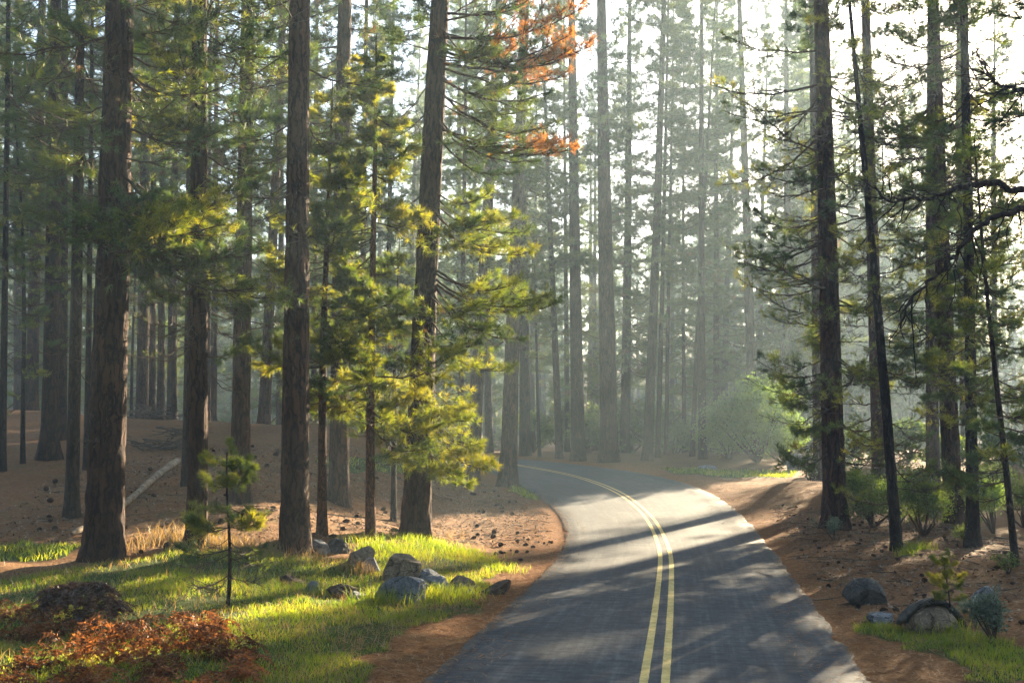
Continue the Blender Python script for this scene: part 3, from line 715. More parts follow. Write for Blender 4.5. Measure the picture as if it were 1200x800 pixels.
# ------------------------------------------------------------------ trees beyond, told apart only as groups
PLACED = list(XY)
def corridor(x, y):
    n = math.cos(SUN_AZ) * x - math.sin(SUN_AZ) * y
    return -23 < n < -7.6 and y > 40
def filler(n, y0, y1, a0, a1, crowns, label, group, rad=(0.22, 0.5), H=(36, 48), sep=3.0, shaft=True):
    c, tries = 0, 0
    while c < n and tries < 4000:
        tries += 1
        Y = math.sqrt(random.uniform(y0 * y0, y1 * y1)); X = Y * math.tan(R(random.uniform(a0, a1)))
        if shaft and corridor(X, Y): continue
        if abs(road_dist([X], [Y])[0]) < HALF + 1.8: continue
        if any(math.hypot(X - q[0], Y - q[1]) < sep for q in PLACED): continue
        PLACED.append(np.array([X, Y])); c += 1
        px = 600 + F * X / Y * math.cos(PITCH)
        r = random.uniform(*rad)
        tree('f%d' % len(PLACED), (px, 0), px + random.uniform(-14, 14), r * 2 * F / Y, random.uniform(*H), random.choice(crowns), label, group=group, Y=Y, bend=0.12)
filler(30, 66, 140, -28, -9, ['far', 'farlow', 'farlow', 'far'], 'dim green pine among many alike beyond the crest of the left hillside', 'pines beyond the left crest')
filler(10, 80, 140, -9, -1, ['far', 'farlow', 'farlow'], 'pale pine among many alike beyond the golden boughs and the road bend', 'pines beyond the bend')
filler(11, 100, 150, -1, 13, ['far', 'farlow', 'farhigh'], 'whitish misty pine among many alike far behind the light beams', 'misty pines behind the light beams')
filler(28, 74, 150, 14, 27, ['farlow', 'far', 'farlow'], 'blue grey misty pine among many alike far behind the trunks on the right', 'misty pines behind the right trunks', sep=2.6)
filler(20, 50, 120, 29, 50, ['dense', 'farlow'], 'unseen pine added beyond the right edge for its shade, among many alike', 'added shade pines beyond the right edge')  # out of view, put in to shade the road and the air
for n_, Y in [(-11.2, 74), (-15.0, 118), (-9.0, 96)]:   # trunks and thin crowns that break the sun into shafts
    X = (n_ + math.sin(SUN_AZ) * Y) / math.cos(SUN_AZ); px = 600 + F * X / Y * math.cos(PITCH)
    tree('s%d' % Y, (px, 0), px - 4, 0.75 * F / Y, 42, random.choice(['farhigh', 'far']), 'blue grey misty pine among many alike far behind the trunks on the right', group='misty pines behind the right trunks', Y=Y, bend=0.1, crown_s=0.75)
for n_, Y in [(-5.2, 88), (-1.8, 62), (-1.0, 80), (-2.2, 100), (2.6, 58), (3.4, 76), (2.4, 96), (7.0, 54), (7.5, 74), (11.5, 52), (12, 72)]:   # unseen stand added to shade the near road and the right bank
    X = (n_ + math.sin(SUN_AZ) * Y) / math.cos(SUN_AZ); px = 600 + F * X / Y * math.cos(PITCH)
    inside = px < 1195
    tree('e%d_%d' % (Y, n_ * 10), (px, 0), px - 4, 0.8 * F / Y, random.uniform(38, 44), 'dense' if n_ > -1.5 else 'farlow', 'blue grey misty pine among many alike far behind the trunks on the right' if inside else 'unseen pine added beyond the right edge for its shade, among many alike', group='misty pines behind the right trunks' if inside else 'added shade pines beyond the right edge', Y=Y, bend=0.1)


# ------------------------------------------------------------------ ground sheet
def graded(lo, hi, segs):
    """segs: (start, end, step) for the fine part, growing steps outside"""
    a = np.arange(segs[0], segs[1] + 1e-6, segs[2])
    out = list(a); s = segs[2]
    while out[-1] < hi: s *= 1.10; out.append(out[-1] + s)
    left = []; s = segs[2]; x = out[0]
    while x > lo: s *= 1.10; x -= s; left.append(x)
    return np.array(left[::-1] + out)
gx = graded(-330, 330, (-16, 16, 0.16)); gy = graded(-60, 330, (10, 48, 0.16))
GX, GY = np.meshgrid(gx, gy, indexing='xy')
GZ = terrain(GX, GY)
GZ = GZ + 0.0
def in_poly(x, y, poly):
    poly = np.asarray(poly); inside = np.zeros(np.shape(x), bool)
    j = len(poly) - 1
    for i in range(len(poly)):
        xi, yi = poly[i]; xj, yj = poly[j]
        c = ((yi > y) != (yj > y)) & (x < (xj - xi) * (y - yi) / (yj - yi + 1e-12) + xi)
        inside ^= c; j = i
    return inside
def gpoly(pix): return np.array([ground(*p)[:2] for p in pix])
LAWN = gpoly([(-60, 700), (60, 668), (150, 655), (230, 640), (330, 640), (400, 655), (430, 640), (480, 636), (570, 645), (590, 668), (560, 690), (545, 715), (500, 735), (440, 770), (400, 830), (-60, 830)])
LAWN2 = gpoly([(-30, 640), (30, 634), (88, 642), (88, 656), (20, 658), (-30, 655)])
VERGE = gpoly([(998, 722), (1060, 735), (1130, 742), (1210, 752), (1240, 800), (1150, 800), (1100, 775), (1050, 748), (1010, 735)])
FARVERGE = gpoly([(770, 548.5), (850, 551), (930, 553), (925, 560), (850, 559), (790, 554)])
INNER = gpoly([(598, 566), (620, 568), (640, 582), (632, 588), (600, 576)])
BACKG = gpoly([(375, 540), (430, 535), (500, 545), (560, 548), (540, 556), (440, 556), (390, 552)])
GRASS_AREAS = dict(lawn=LAWN, lawn2=LAWN2, verge=VERGE, far=FARVERGE, inner=INNER, back=BACKG)
gm = np.zeros(GX.shape)
sub = (np.abs(GX) < 30) & (GY > 8) & (GY < 80)
jx = GX + (noise2(GX, GY, 1.3, 3, 5.5) - 0.5) * 1.3; jy = GY + (noise2(GX, GY, 1.3, 3, 8.5) - 0.5) * 1.6
for k, pl in GRASS_AREAS.items():
    gm[sub] = np.maximum(gm[sub], in_poly(jx[sub], jy[sub], pl) * 1.0)
for _ in range(2):
    gm[1:-1, 1:-1] = (gm[1:-1, 1:-1] * 4 + gm[:-2, 1:-1] + gm[2:, 1:-1] + gm[1:-1, :-2] + gm[1:-1, 2:]) / 8
SD = np.abs(road_dist(GX, GY)).reshape(GX.shape) - HALF
ny, nx = GX.shape
gv = np.stack([GX, GY, GZ], -1).reshape(-1, 3)
ii = np.arange(ny - 1)[:, None] * nx; jj = np.arange(nx - 1)[None, :]
gf = np.stack([ii + jj, ii + jj + 1, ii + nx + jj + 1, ii + nx + jj], -1).reshape(-1, 4)

def ground_mat():
    m, nt, out = new_mat('forest floor')
    tc = N(nt, 'ShaderNodeTexCoord'); P = tc.outputs['Object']
    def nz(s, d=5.0, r=0.6):
        n = N(nt, 'ShaderNodeTexNoise', Scale=s, Detail=d, Roughness=r); L(nt, P, n.inputs['Vector']); return n.outputs[0]
    fine = math_(nt, 'ADD', math_(nt, 'MULTIPLY', nz(22, 6, 0.75), 0.6), math_(nt, 'MULTIPLY', nz(6.5, 6, 0.75), 0.4)); med = nz(2.2, 5); big = nz(0.35, 3)
    litter = ramp(nt, fine, [(0.3, (0.055, 0.021, 0.007)), (0.48, (0.21, 0.086, 0.027)), (0.62, (0.34, 0.155, 0.055)), (0.75, (0.44, 0.27, 0.125))])
    soil = ramp(nt, fine, [(0.3, (0.045, 0.021, 0.009)), (0.5, (0.165, 0.082, 0.034)), (0.7, (0.3, 0.18, 0.088))])
    at = N(nt, 'ShaderNodeAttribute', attribute_name='verge'); ag = N(nt, 'ShaderNodeAttribute', attribute_name='grass')
    c = mixc(nt, math_(nt, 'ADD', at.outputs['Fac'], math_(nt, 'MULTIPLY', math_(nt, 'SUBTRACT', med, 0.5), 0.9)), soil, litter)
    c = mixc(nt, ramp(nt, big, [(0.45, (0, 0, 0)), (0.65, (0.5, 0.5, 0.5))]), c, mixc(nt, 1.0, c, (0.75, 0.72, 0.6), 'MULTIPLY'))
    spots = nz(9, 4, 0.7)
    c = mixc(nt, ramp(nt, spots, [(0.58, (0, 0, 0)), (0.66, (0.8, 0.8, 0.8))]), c, (0.022, 0.014, 0.009))
    gtint = ramp(nt, nz(0.8, 4, 0.7), [(0.56, (0, 0, 0)), (0.7, (0.55, 0.55, 0.55))])
    c = mixc(nt, gtint, c, mixc(nt, fine, (0.05, 0.05, 0.012), (0.12, 0.1, 0.035)))
    gr = ramp(nt, fine, [(0.3, (0.022, 0.03, 0.008)), (0.5, (0.05, 0.075, 0.014)), (0.7, (0.1, 0.12, 0.03))])
    gk = ramp(nt, math_(nt, 'ADD', ag.outputs['Fac'], math_(nt, 'MULTIPLY', math_(nt, 'SUBTRACT', med, 0.5), 0.8)), [(0.35, (0, 0, 0)), (0.6, (1, 1, 1))])
    c = mixc(nt, gk, c, gr)
    b = N(nt, 'ShaderNodeBsdfPrincipled', Roughness=0.95); b.inputs['Specular IOR Level'].default_value = 0.15
    L(nt, c, b.inputs['Base Color'])
    h = math_(nt, 'ADD', math_(nt, 'MULTIPLY', fine, 0.5), med)
    bp = N(nt, 'ShaderNodeBump', Strength=0.8, Distance=0.08); L(nt, h, bp.inputs['Height']); L(nt, bp.outputs[0], b.inputs['Normal'])
    L(nt, b.outputs[0], out.inputs[0]); return m
gme = mesh('ground', gv, gf, [ground_mat()], smooth=True)
at = gme.attributes.new('grass', 'FLOAT', 'POINT'); at.data.foreach_set('value', gm.ravel().astype(np.float32))
vg = np.exp(-np.clip(SD, 0, None) / 2.2) * 0.9 + 0.12
at = gme.attributes.new('verge', 'FLOAT', 'POINT'); at.data.foreach_set('value', vg.ravel().astype(np.float32))
tag(link('ground', gme), kind='structure')

# ------------------------------------------------------------------ road with its double line
def frame(line):
    t = np.gradient(line, axis=0); t /= np.linalg.norm(t, axis=1)[:, None]
    return t, np.stack([t[:, 1], -t[:, 0]], 1)
CF = smooth_line(CENTER, 1500, 10)
_, NR = frame(CF)
slen = np.r_[0, np.cumsum(np.linalg.norm(np.diff(CF, axis=0), axis=1))]
ew = (fbm(np.stack([slen * 0.8, slen * 0, slen * 0 + 4], 1), 3) - 0.5) * 0.09 + np.where(fbm(np.stack([slen * 0.9, slen * 0, slen * 0 + 40], 1), 2) > 0.78, -0.07, 0)
ew2 = (fbm(np.stack([slen * 0.8, slen * 0, slen * 0 + 14], 1), 3) - 0.5) * 0.10 + np.where(fbm(np.stack([slen * 0.9, slen * 0, slen * 0 + 80], 1), 2) > 0.76, -0.09, 0)
ew = ew + (fbm(np.stack([slen * 4.5, slen * 0, slen * 0 + 71], 1), 2) - 0.5) * 0.12
ew2 = ew2 + (fbm(np.stack([slen * 4.5, slen * 0, slen * 0 + 93], 1), 2) - 0.5) * 0.12
_k = [int(np.argmin(np.linalg.norm(CENTER - q, axis=1))) for q in CF]
FL, FR = HLW[_k], HRW[_k]
for w_ in (FL, FR):
    for _ in range(20): w_[1:-1] = 0.25 * w_[:-2] + 0.5 * w_[1:-1] + 0.25 * w_[2:]
cols = np.r_[-1, np.linspace(-0.985, 0.985, 13), 1]
rv, ru = [], []
for k, c in enumerate(cols):
    off = c * np.where(c < 0, FL + ew, FR + ew2)
    q = CF + NR * off[:, None]
    z = zr(q[:, 1]) + 0.012 - 0.035 * (abs(c) == 1)
    rv.append(np.stack([q[:, 0], q[:, 1], z], 1)); ru.append(np.stack([c * (HALF + np.where(c < 0, ew, ew2)), slen], 1))
rv = np.stack(rv, 1); ru = np.stack(ru, 1)
n, m_ = rv.shape[:2]
ii = np.arange(n - 1)[:, None] * m_; jj = np.arange(m_ - 1)[None, :]
rf = np.stack([ii + jj, ii + jj + 1, ii + m_ + jj + 1, ii + m_ + jj], -1).reshape(-1, 4)
def asphalt():
    m, nt, out = new_mat('worn asphalt')
    uv = N(nt, 'ShaderNodeUVMap', uv_map='along')
    def nz(sc, s, d=4.0, r=0.6):
        mp = N(nt, 'ShaderNodeMapping'); mp.inputs['Scale'].default_value = sc; L(nt, uv.outputs[0], mp.inputs[0])
        k = N(nt, 'ShaderNodeTexNoise', Scale=s, Detail=d, Roughness=r); L(nt, mp.outputs[0], k.inputs['Vector']); return k.outputs[0]
    streak = nz((7.0, 0.22, 1), 1.0, 5, 0.75)
    cross = nz((0.9, 9.0, 1), 1.0, 5, 0.75)
    patch = nz((0.35, 0.2, 1), 1.0, 3)
    grit = nz((1, 1, 1), 45, 5, 0.85); blot = nz((1, 1, 1), 4.5, 5, 0.75)
    f = math_(nt, 'ADD', math_(nt, 'MULTIPLY', streak, 0.40), math_(nt, 'MULTIPLY', patch, 0.25))
    f = math_(nt, 'ADD', f, math_(nt, 'MULTIPLY', cross, 0.35))
    c = ramp(nt, f, [(0.40, (0.034, 0.037, 0.044)), (0.5, (0.07, 0.073, 0.079)), (0.60, (0.15, 0.148, 0.143))])
    c = mixc(nt, ramp(nt, grit, [(0.45, (0, 0, 0)), (0.75, (0.6, 0.6, 0.6))]), c, (0.14, 0.135, 0.13))
    c = mixc(nt, ramp(nt, blot, [(0.38, (0.55, 0.55, 0.55)), (0.58, (0, 0, 0))]), c, (0.022, 0.023, 0.027))
    sx = N(nt, 'ShaderNodeSeparateXYZ'); L(nt, uv.outputs[0], sx.inputs[0])
    e = math_(nt, 'ABSOLUTE', sx.outputs[0], 0)
    e = math_(nt, 'ADD', e, math_(nt, 'MULTIPLY', math_(nt, 'SUBTRACT', streak, 0.5), 0.25))
    ek = ramp(nt, e, [(0.0, (0, 0, 0)), (1.0, (1, 1, 1))]); 
    em = N(nt, 'ShaderNodeMapRange'); em.inputs[1].default_value = HALF - 0.16; em.inputs[2].default_value = HALF + 0.02; L(nt, e, em.inputs[0])
    c = mixc(nt, math_(nt, 'MULTIPLY', em.outputs[0], 0.75), c, (0.14, 0.13, 0.115))
    b = N(nt, 'ShaderNodeBsdfPrincipled'); L(nt, c, b.inputs['Base Color'])
    L(nt, math_(nt, 'MULTIPLY_ADD', streak, 0.2, 0.62), b.inputs['Roughness'])
    b.inputs['Specular IOR Level'].default_value = 0.14
    h = math_(nt, 'ADD', math_(nt, 'MULTIPLY', grit, 0.6), math_(nt, 'MULTIPLY', cross, 0.8))
    bp = N(nt, 'ShaderNodeBump', Strength=0.6, Distance=0.015); L(nt, h, bp.inputs['Height']); L(nt, bp.outputs[0], b.inputs['Normal'])
    L(nt, b.outputs[0], out.inputs[0]); return m
rme = mesh('road', rv.reshape(-1, 3), rf, [asphalt()], smooth=True)
uvl = rme.uv_layers.new(name='along')
lv = np.zeros(len(rme.loops), np.int32); rme.loops.foreach_get('vertex_index', lv)
uvl.data.foreach_set('uv', ru.reshape(-1, 2)[lv].astype(np.float32).ravel())
tag(link('road', rme), kind='structure')
def stripe(off, half, seed):
    """one painted line with slightly worn edges"""
    w1 = half * (1 + 0.16 * (fbm(np.stack([slen * 14, slen * 0 + seed, slen * 0], 1), 2) - 0.5))
    w2 = half * (1 + 0.16 * (fbm(np.stack([slen * 14, slen * 0 + seed + 9, slen * 0], 1), 2) - 0.5))
    a = CF + NR * (off - w1)[:, None]; b = CF + NR * (off + w2)[:, None]
    v = np.stack([np.c_[a, zr(a[:, 1]) + 0.0165], np.c_[b, zr(b[:, 1]) + 0.0165]], 1).reshape(-1, 3)
    k = np.arange(len(CF) - 1) * 2
    return v, np.stack([k, k + 1, k + 3, k + 2], 1)
pv, pf = join([stripe(-0.135, 0.056, 1), stripe(0.135, 0.056, 5)])
tag(link('road_marking', mesh('road_marking', pv, pf, [M['paint']])), kind='structure')

# ------------------------------------------------------------------ grass, litter and cones
def pts_in(poly, dens, jitter=True, rs=rng, cut=0.0):
    lo, hi = poly.min(0) - 1, poly.max(0) + 1
    n = int((hi[0] - lo[0]) * (hi[1] - lo[1]) * dens)
    p = rs.uniform(lo, hi, (n, 2))
    x, y = p[:, 0], p[:, 1]
    jx = x + (noise2(x, y, 1.3, 3, 5.5) - 0.5) * 1.3; jy = y + (noise2(x, y, 1.3, 3, 8.5) - 0.5) * 1.6
    k = in_poly(jx, jy, poly) & (np.abs(road_dist(x, y)) > HALF + 0.25)
    k &= noise2(x, y, 0.9, 3, 31.0) > cut + rs.normal(0, 0.05, n)
    return p[k]
def blades(P, h, w, lean, rs=rng):
    n = len(P); z = terrain(P[:, 0], P[:, 1]) - 0.01
    b = np.c_[P, z]; a = rs.uniform(0, 2 * np.pi, n); wv = np.c_[np.cos(a), np.sin(a), np.zeros(n)] * (w * rs.uniform(0.7, 1.3, n))[:, None] * 0.5
    ld = np.c_[rs.normal(0, 1, n), rs.normal(0, 1, n), np.zeros(n)] * lean
    h = np.broadcast_to(h, (n,))[:, None] * np.ones((n, 1))
    up = np.array([0, 0, 1.0])
    m = b + up * h * 0.55 + ld * h * 0.35; t = b + up * h * rs.uniform(0.8, 1.0, (n, 1)) + ld * h
    v = np.stack([b - wv, b + wv, m - wv * 0.7, m + wv * 0.7, t], 1).reshape(-1, 3)
    k = (np.arange(n) * 5)[:, None]
    f = np.concatenate([k + [0, 1, 3], k + [0, 3, 2], k + [2, 3, 4]])
    return v, f
gp = []
def add_grass(poly, dens, h, w, cut=0.0, lean=0.45):
    P = pts_in(poly, dens, cut=cut)
    hh = h * (0.45 + 1.1 * noise2(P[:, 0], P[:, 1], 1.1, 3, 2.2)) * rng.uniform(0.6, 1.25, len(P))
    gp.append(blades(P, hh, w, lean))
add_grass(LAWN, 760, 0.095, 0.010, 0.40)
add_grass(LAWN2, 350, 0.13, 0.014, 0.3)
add_grass(VERGE, 900, 0.11, 0.010, 0.2)
add_grass(FARVERGE, 60, 0.22, 0.05, 0.2)
add_grass(INNER, 130, 0.22, 0.03, 0.2)
add_grass(BACKG, 50, 0.2, 0.035, 0.4)
# longer tufts among the boulders and by the trunks
for px, py, r, n, h in [(462, 648, 0.9, 900, 0.3), (505, 640, 0.9, 800, 0.26), (540, 650, 0.8, 500, 0.24), (500, 700, 0.8, 500, 0.3), (455, 705, 0.5, 260, 0.34), (535, 700, 0.6, 300, 0.28), (580, 668, 0.7, 300, 0.22), (1072, 645, 0.35, 220, 0.3), (1060, 652, 0.22, 120, 0.28), (375, 695, 0.5, 200, 0.25),
                       (1105, 742, 0.4, 140, 0.25), (330, 720, 0.7, 300, 0.2), (200, 690, 0.8, 350, 0.2)]:
    c = ground(px, py)[:2]; P = c + rng.normal(0, r * 0.5, (n, 2)) * [1.2, 1.0]
    P = P[np.abs(road_dist(P[:, 0], P[:, 1])) > HALF + 0.3]
    gp.append(blades(P, h * rng.uniform(0.5, 1.2, len(P)), 0.013, 0.4))
v, f = join(gp)
tag(link('grass', mesh('grass', v, f, [M['grass']])), kind='stuff')
dp = []
for px, py, r, n, h in [(300 - 145, 648, 0.5, 60, 0.5), (175, 640, 0.5, 90, 0.35), (205, 632, 0.6, 260, 0.38), (235, 640, 0.6, 240, 0.4), (265, 640, 0.6, 220, 0.36), (295, 648, 0.7, 200, 0.34), (330, 648, 0.6, 120, 0.3), (360, 655, 0.6, 120, 0.3), (425, 672, 0.35, 80, 0.34), (400, 665, 0.5, 90, 0.3), (150, 668, 1.5, 260, 0.14), (60, 672, 1.5, 200, 0.12), (535, 632, 0.5, 30, 0.4), (500, 628, 0.6, 40, 0.4)]:
    c = ground(px, py)[:2]; P = c + rng.normal(0, r * 0.5, (n, 2))
    dp.append(blades(P, h * rng.uniform(0.5, 1.2, n), 0.011, 0.5))
P = pts_in(LAWN, 75); dp.append(blades(P, 0.17 * rng.uniform(0.5, 1.4, len(P)), 0.010, 0.6))
v, f = join(dp)
tag(link('dry_grass', mesh('dry_grass', v, f, [M['drygrass']])), kind='stuff')

M['litter'] = leaf_mat('fallen needles', [(0.08, 0.035, 0.018), (0.22, 0.105, 0.045), (0.36, 0.21, 0.11)], (1.2, 1.1, 1.0), 0.15, 6.0, gloss=0.03)
M['chips'] = leaf_mat('bark chips', [(0.03, 0.02, 0.014), (0.12, 0.075, 0.05), (0.34, 0.26, 0.19)], (1, 1, 1), 0.05, 60.0, gloss=0.03)
def litter(P, ln, wd, tilt, rs=rng, name=None):
    n = len(P); z = np.where(np.abs(road_dist(P[:, 0], P[:, 1])) < HALF + 0.03, zr(P[:, 1]) + 0.012, terrain(P[:, 0], P[:, 1]))
    a = rs.uniform(0, 2 * np.pi, n); d = np.c_[np.cos(a), np.sin(a), rs.normal(0, tilt, n)] * (ln * rs.uniform(0.5, 1.3, n))[:, None] * 0.5
    s = np.c_[-np.sin(a), np.cos(a), rs.normal(0, tilt, n)] * (wd * rs.uniform(0.6, 1.4, n))[:, None] * 0.5
    c = np.c_[P, z + np.abs(d[:, 2]) + 0.008 + rs.uniform(0, 0.02, n)]
    v = np.stack([c - d - s, c - d + s, c + d + s * 0.6, c + d - s * 0.6], 1).reshape(-1, 3)
    k = (np.arange(n) * 4)[:, None]
    return v, k + np.array([0, 1, 2, 3])
def ring_points(n, ya, yb, d0, d1, side):
    """points along the road's edge: side -1 left, +1 right"""
    seg = CF[(CF[:, 1] > ya) & (CF[:, 1] < yb)]; nr = NR[(CF[:, 1] > ya) & (CF[:, 1] < yb)]
    k = rng.randint(0, len(seg), n); w = np.abs(rng.normal(0, 0.5, n))
    off = side * (HALF + d0 + (d1 - d0) * np.minimum(w, 1.2))
    return seg[k] + nr[k] * (off + side * ((FL if side < 0 else FR)[(CF[:, 1] > ya) & (CF[:, 1] < yb)][k] - HALF))[:, None] + rng.normal(0, 0.08, (n, 2))
L1 = np.concatenate([ring_points(26000, 11, 50, -0.12, 2.6, -1), ring_points(42000, 11, 55, -0.12, 5.2, 1), ring_points(1600, 11, 50, -0.9, 0.3, 1), ring_points(1400, 11, 50, -0.7, 0.3, -1)])
v, f = litter(L1, 0.13, 0.012, 0.12)
tag(link('pine_needle_litter', mesh('pine_needle_litter', v, f, [M['litter']])), kind='stuff')
RB = gpoly([(900, 590), (960, 600), (1010, 590), (1220, 640), (1230, 735), (1130, 720), (1040, 735), (990, 720), (960, 680), (930, 650)])
LH = gpoly([(-30, 640), (60, 560), (200, 530), (330, 520), (470, 545), (560, 560), (640, 600), (640, 640), (560, 640), (420, 640), (330, 636), (150, 650)])
L2 = np.concatenate([pts_in(RB, 60), pts_in(LH, 60)])
v, f = litter(L2, 0.07, 0.04, 0.3)
tag(link('bark_chips', mesh('bark_chips', v, f, [M['chips']])), kind='stuff')
# fallen twigs
tw = []
for P0 in np.concatenate([pts_in(LH, 0.9), pts_in(RB, 2.0)]):
    a = rng.uniform(0, 6.28); ln = rng.uniform(0.25, 1.1); m = 6; u = np.linspace(-0.5, 0.5, m)
    q = P0 + np.c_[np.cos(a) * u, np.sin(a) * u] * ln + np.cumsum(rng.normal(0, 0.03 * ln, (m, 2)), 0)
    tw.append(tube(np.c_[q, terrain(q[:, 0], q[:, 1]) + 0.015 + rng.uniform(0, 0.05)], np.linspace(0.012, 0.004, m), 4))
v, f = join(tw)
tag(link('fallen_twigs', mesh('fallen_twigs', v, f, [M['deadtwig']], smooth=True)), kind='stuff')

def cone_mesh(seed):
    rs = np.random.RandomState(seed); vs, fs = [], []; k = 0
    for i in range(9):                                   # whorls of scales round a core
        u = (i + 0.5) / 9; r = 0.036 * math.sin(math.pi * (0.12 + 0.85 * u)) ** 0.8; z = 0.11 * u
        for j in range(8):
            a = j * math.pi / 4 + i * 0.39; c, s = math.cos(a), math.sin(a)
            t = np.array([c * r * 1.25, s * r * 1.25, z + 0.012]); b1 = np.array([c * r * 0.3 - s * 0.009, s * r * 0.3 + c * 0.009, z - 0.008]); b2 = np.array([c * r * 0.3 + s * 0.009, s * r * 0.3 - c * 0.009, z - 0.008])
            m1 = np.array([c * r * 0.9 - s * 0.013, s * r * 0.9 + c * 0.013, z]); m2 = np.array([c * r * 0.9 + s * 0.013, s * r * 0.9 - c * 0.013, z])
            vs += [b1, b2, m2, t, m1]; fs += [(k, k + 1, k + 2), (k, k + 2, k + 4), (k + 4, k + 2, k + 3)]; k += 5
    return mesh('pine_cone', np.array(vs) - [0, 0, 0.055], fs, [M['cone']])
CONES = [cone_mesh(3), cone_mesh(4)]
def cones(P, label, group, s=(0.9, 1.5)):
    for q in P:
        o = link('pine_cone', random.choice(CONES)); k = random.uniform(*s); o.scale = (k, k, k)
        o.location = (q[0], q[1], float(terrain(np.array([q[0]]), np.array([q[1]]))[0]) + 0.032 * k)
        o.rotation_euler = (R(90) + random.uniform(-0.4, 0.4), random.uniform(0, 3), random.uniform(0, 6.28)); tag(o, label, 'pine cone', group)
def pick(P, n): return P[rng.choice(len(P), min(n, len(P)), replace=False)]
cones(pick(pts_in(RB, 3), 80), 'dark pine cone lying in the litter of the right bank among many', 'pine cones on the right bank', (0.8, 1.25))
cones(pick(pts_in(LH, 1), 110), 'dark pine cone lying on the shaded left hillside among many', 'pine cones on the left hillside', (1.1, 1.9))
EDGE = gpoly([(590, 632), (640, 630), (650, 642), (620, 662), (592, 660)])
cones(pick(pts_in(EDGE, 14), 18), 'pine cone in the sunlit litter between boulders and road edge', 'pine cones by the road edge', (0.8, 1.3))

# ------------------------------------------------------------------ boulders
import bmesh
def rock(px, py, wpx, hpx, mat, label, seed, deep=0.8, cuts=9, sub=5, rough=0.085, name='boulder', lean=0.0, flat=1.0, group=None):
    """py: lowest visible edge of the stone in the photo"""
    rs = np.random.RandomState(seed); p = ground(px, py); s = p[1] / F * (0.9 if px < 600 else 1.0)
    W, H = wpx * s, hpx * s; Dp = W * deep
    bm = bmesh.new(); bmesh.ops.create_icosphere(bm, subdivisions=sub, radius=1.0)
    v = np.array([x.co[:] for x in bm.verts]); f = [[x.index for x in q.verts] for q in bm.faces]; bm.free()
    for k in range(cuts):
        n = unit(rs.normal(size=3)); d = rs.uniform(0.42, 0.8); t = v @ n
        v = v - np.maximum(t - d, 0)[:, None] * n
    lo, hi = v.min(0), v.max(0)
    v = (v - (lo + hi) / 2) / ((hi - lo) / 2)
    dn = (fbm(v * 2.2 + seed, 4) - 0.5) * rough * 2 + (np.abs(fbm(v * 5.0 + seed, 2) - 0.5)) * rough
    v = v * (1 + dn)[:, None]
    v = v * np.array([W / 2, Dp / 2, H * 0.75]); v[:, 2] += H * 0.22
    c, s_ = math.cos(lean), math.sin(lean); x = v[:, 0] * c + v[:, 2] * s_; z = -v[:, 0] * s_ + v[:, 2] * c; v[:, 0], v[:, 2] = x, z
    ctr = np.array([p[0], p[1] + Dp * 0.38, 0]); ctr[2] = float(terrain(ctr[:1], ctr[1:2])[0])
    me = mesh(name, v, f, [M[mat]], smooth=True)
    try: me.set_sharp_from_angle(angle=R(20))
    except Exception: pass
    o = link(name, me, loc=ctr); tag(o, label, 'boulder' if name == 'boulder' else 'rock', group); return o
rock(375, 650, 24, 18, 'rock_grey', 'small grey rock in shade against the foot of the thick dark pine', 1, name='rock')
rock(393, 648, 32, 18, 'rock_dark', 'shaded low rock right of the small grey one by the dark pine', 2, name='rock')
rock(419, 664, 34, 28, 'rock_tan', 'tall slab boulder with a lit top edge at the left of the pile', 3, lean=0.3)
rock(434, 670, 27, 17, 'rock_grey', 'small pale rock tucked between the tall slab and the big tan boulder', 4, name='rock')
rock(471, 681, 50, 34, 'rock_tan', 'big tan boulder with a peaked top in the middle of the pile', 5, cuts=11)
rock(503, 684, 30, 18, 'rock_grey', 'pale grey rock touching the right side of the tan boulder', 6, name='rock')
rock(510, 694, 33, 21, 'rock_grey', 'bluish wedge rock in front of the pale grey one', 7, name='rock')
rock(468, 706, 66, 33, 'rock_grey', 'large bluish grey boulder lying in grass at the front of the pile', 8, cuts=10, deep=0.6)
rock(542, 692, 36, 19, 'rock_tan', 'flat tan rock tilted up at the right of the pile', 9, lean=-0.3, name='rock')
rock(548, 699, 16, 9, 'rock_grey', 'smallest grey stone in front of the tilted tan rock', 10, name='rock')
rock(583, 697, 40, 16, 'rock_brown', 'dark brown slab at the road side of the lawn', 11, lean=-0.2, name='rock')
rock(402, 699, 46, 17, 'rock_brown', 'long brown rock on the grass left of the bluish boulder', 12, name='rock')
rock(421, 701, 22, 9, 'rock_grey', 'small blue grey stone between the brown rock and the bluish boulder', 13, name='rock')
rock(365, 694, 17, 14, 'rock_grey', 'grey stone on the lawn left of the long brown rock', 14, name='rock')
rock(341, 684, 34, 11, 'rock_brown', 'low flat brown rock farthest left on the lawn', 15, name='rock')
rock(1018, 709, 50, 31, 'rock_dark', 'dark rounded boulder in the litter of the right bank', 16, cuts=6)
rock(1036, 733, 34, 13, 'rock_grey', 'low pale mossy rock at the tip of the right grass strip', 17, name='rock')
rock(1160, 726, 36, 38, 'rock_grey', 'upright pale boulder behind the grey green shrub', 19, cuts=6)
rock(831, 551, 24, 6, 'rock_grey', 'smooth pale boulder on the far verge left of the big bush', 20, cuts=3)
rock(934, 551, 20, 19, 'rock_grey', 'grey round boulder in haze beside the pale trunk on the right', 21, cuts=5)
rock(346, 537 + 100, 10, 5, 'rock_grey', 'tiny grey stone close to the foot of the thick dark pine', 22, name='rock')
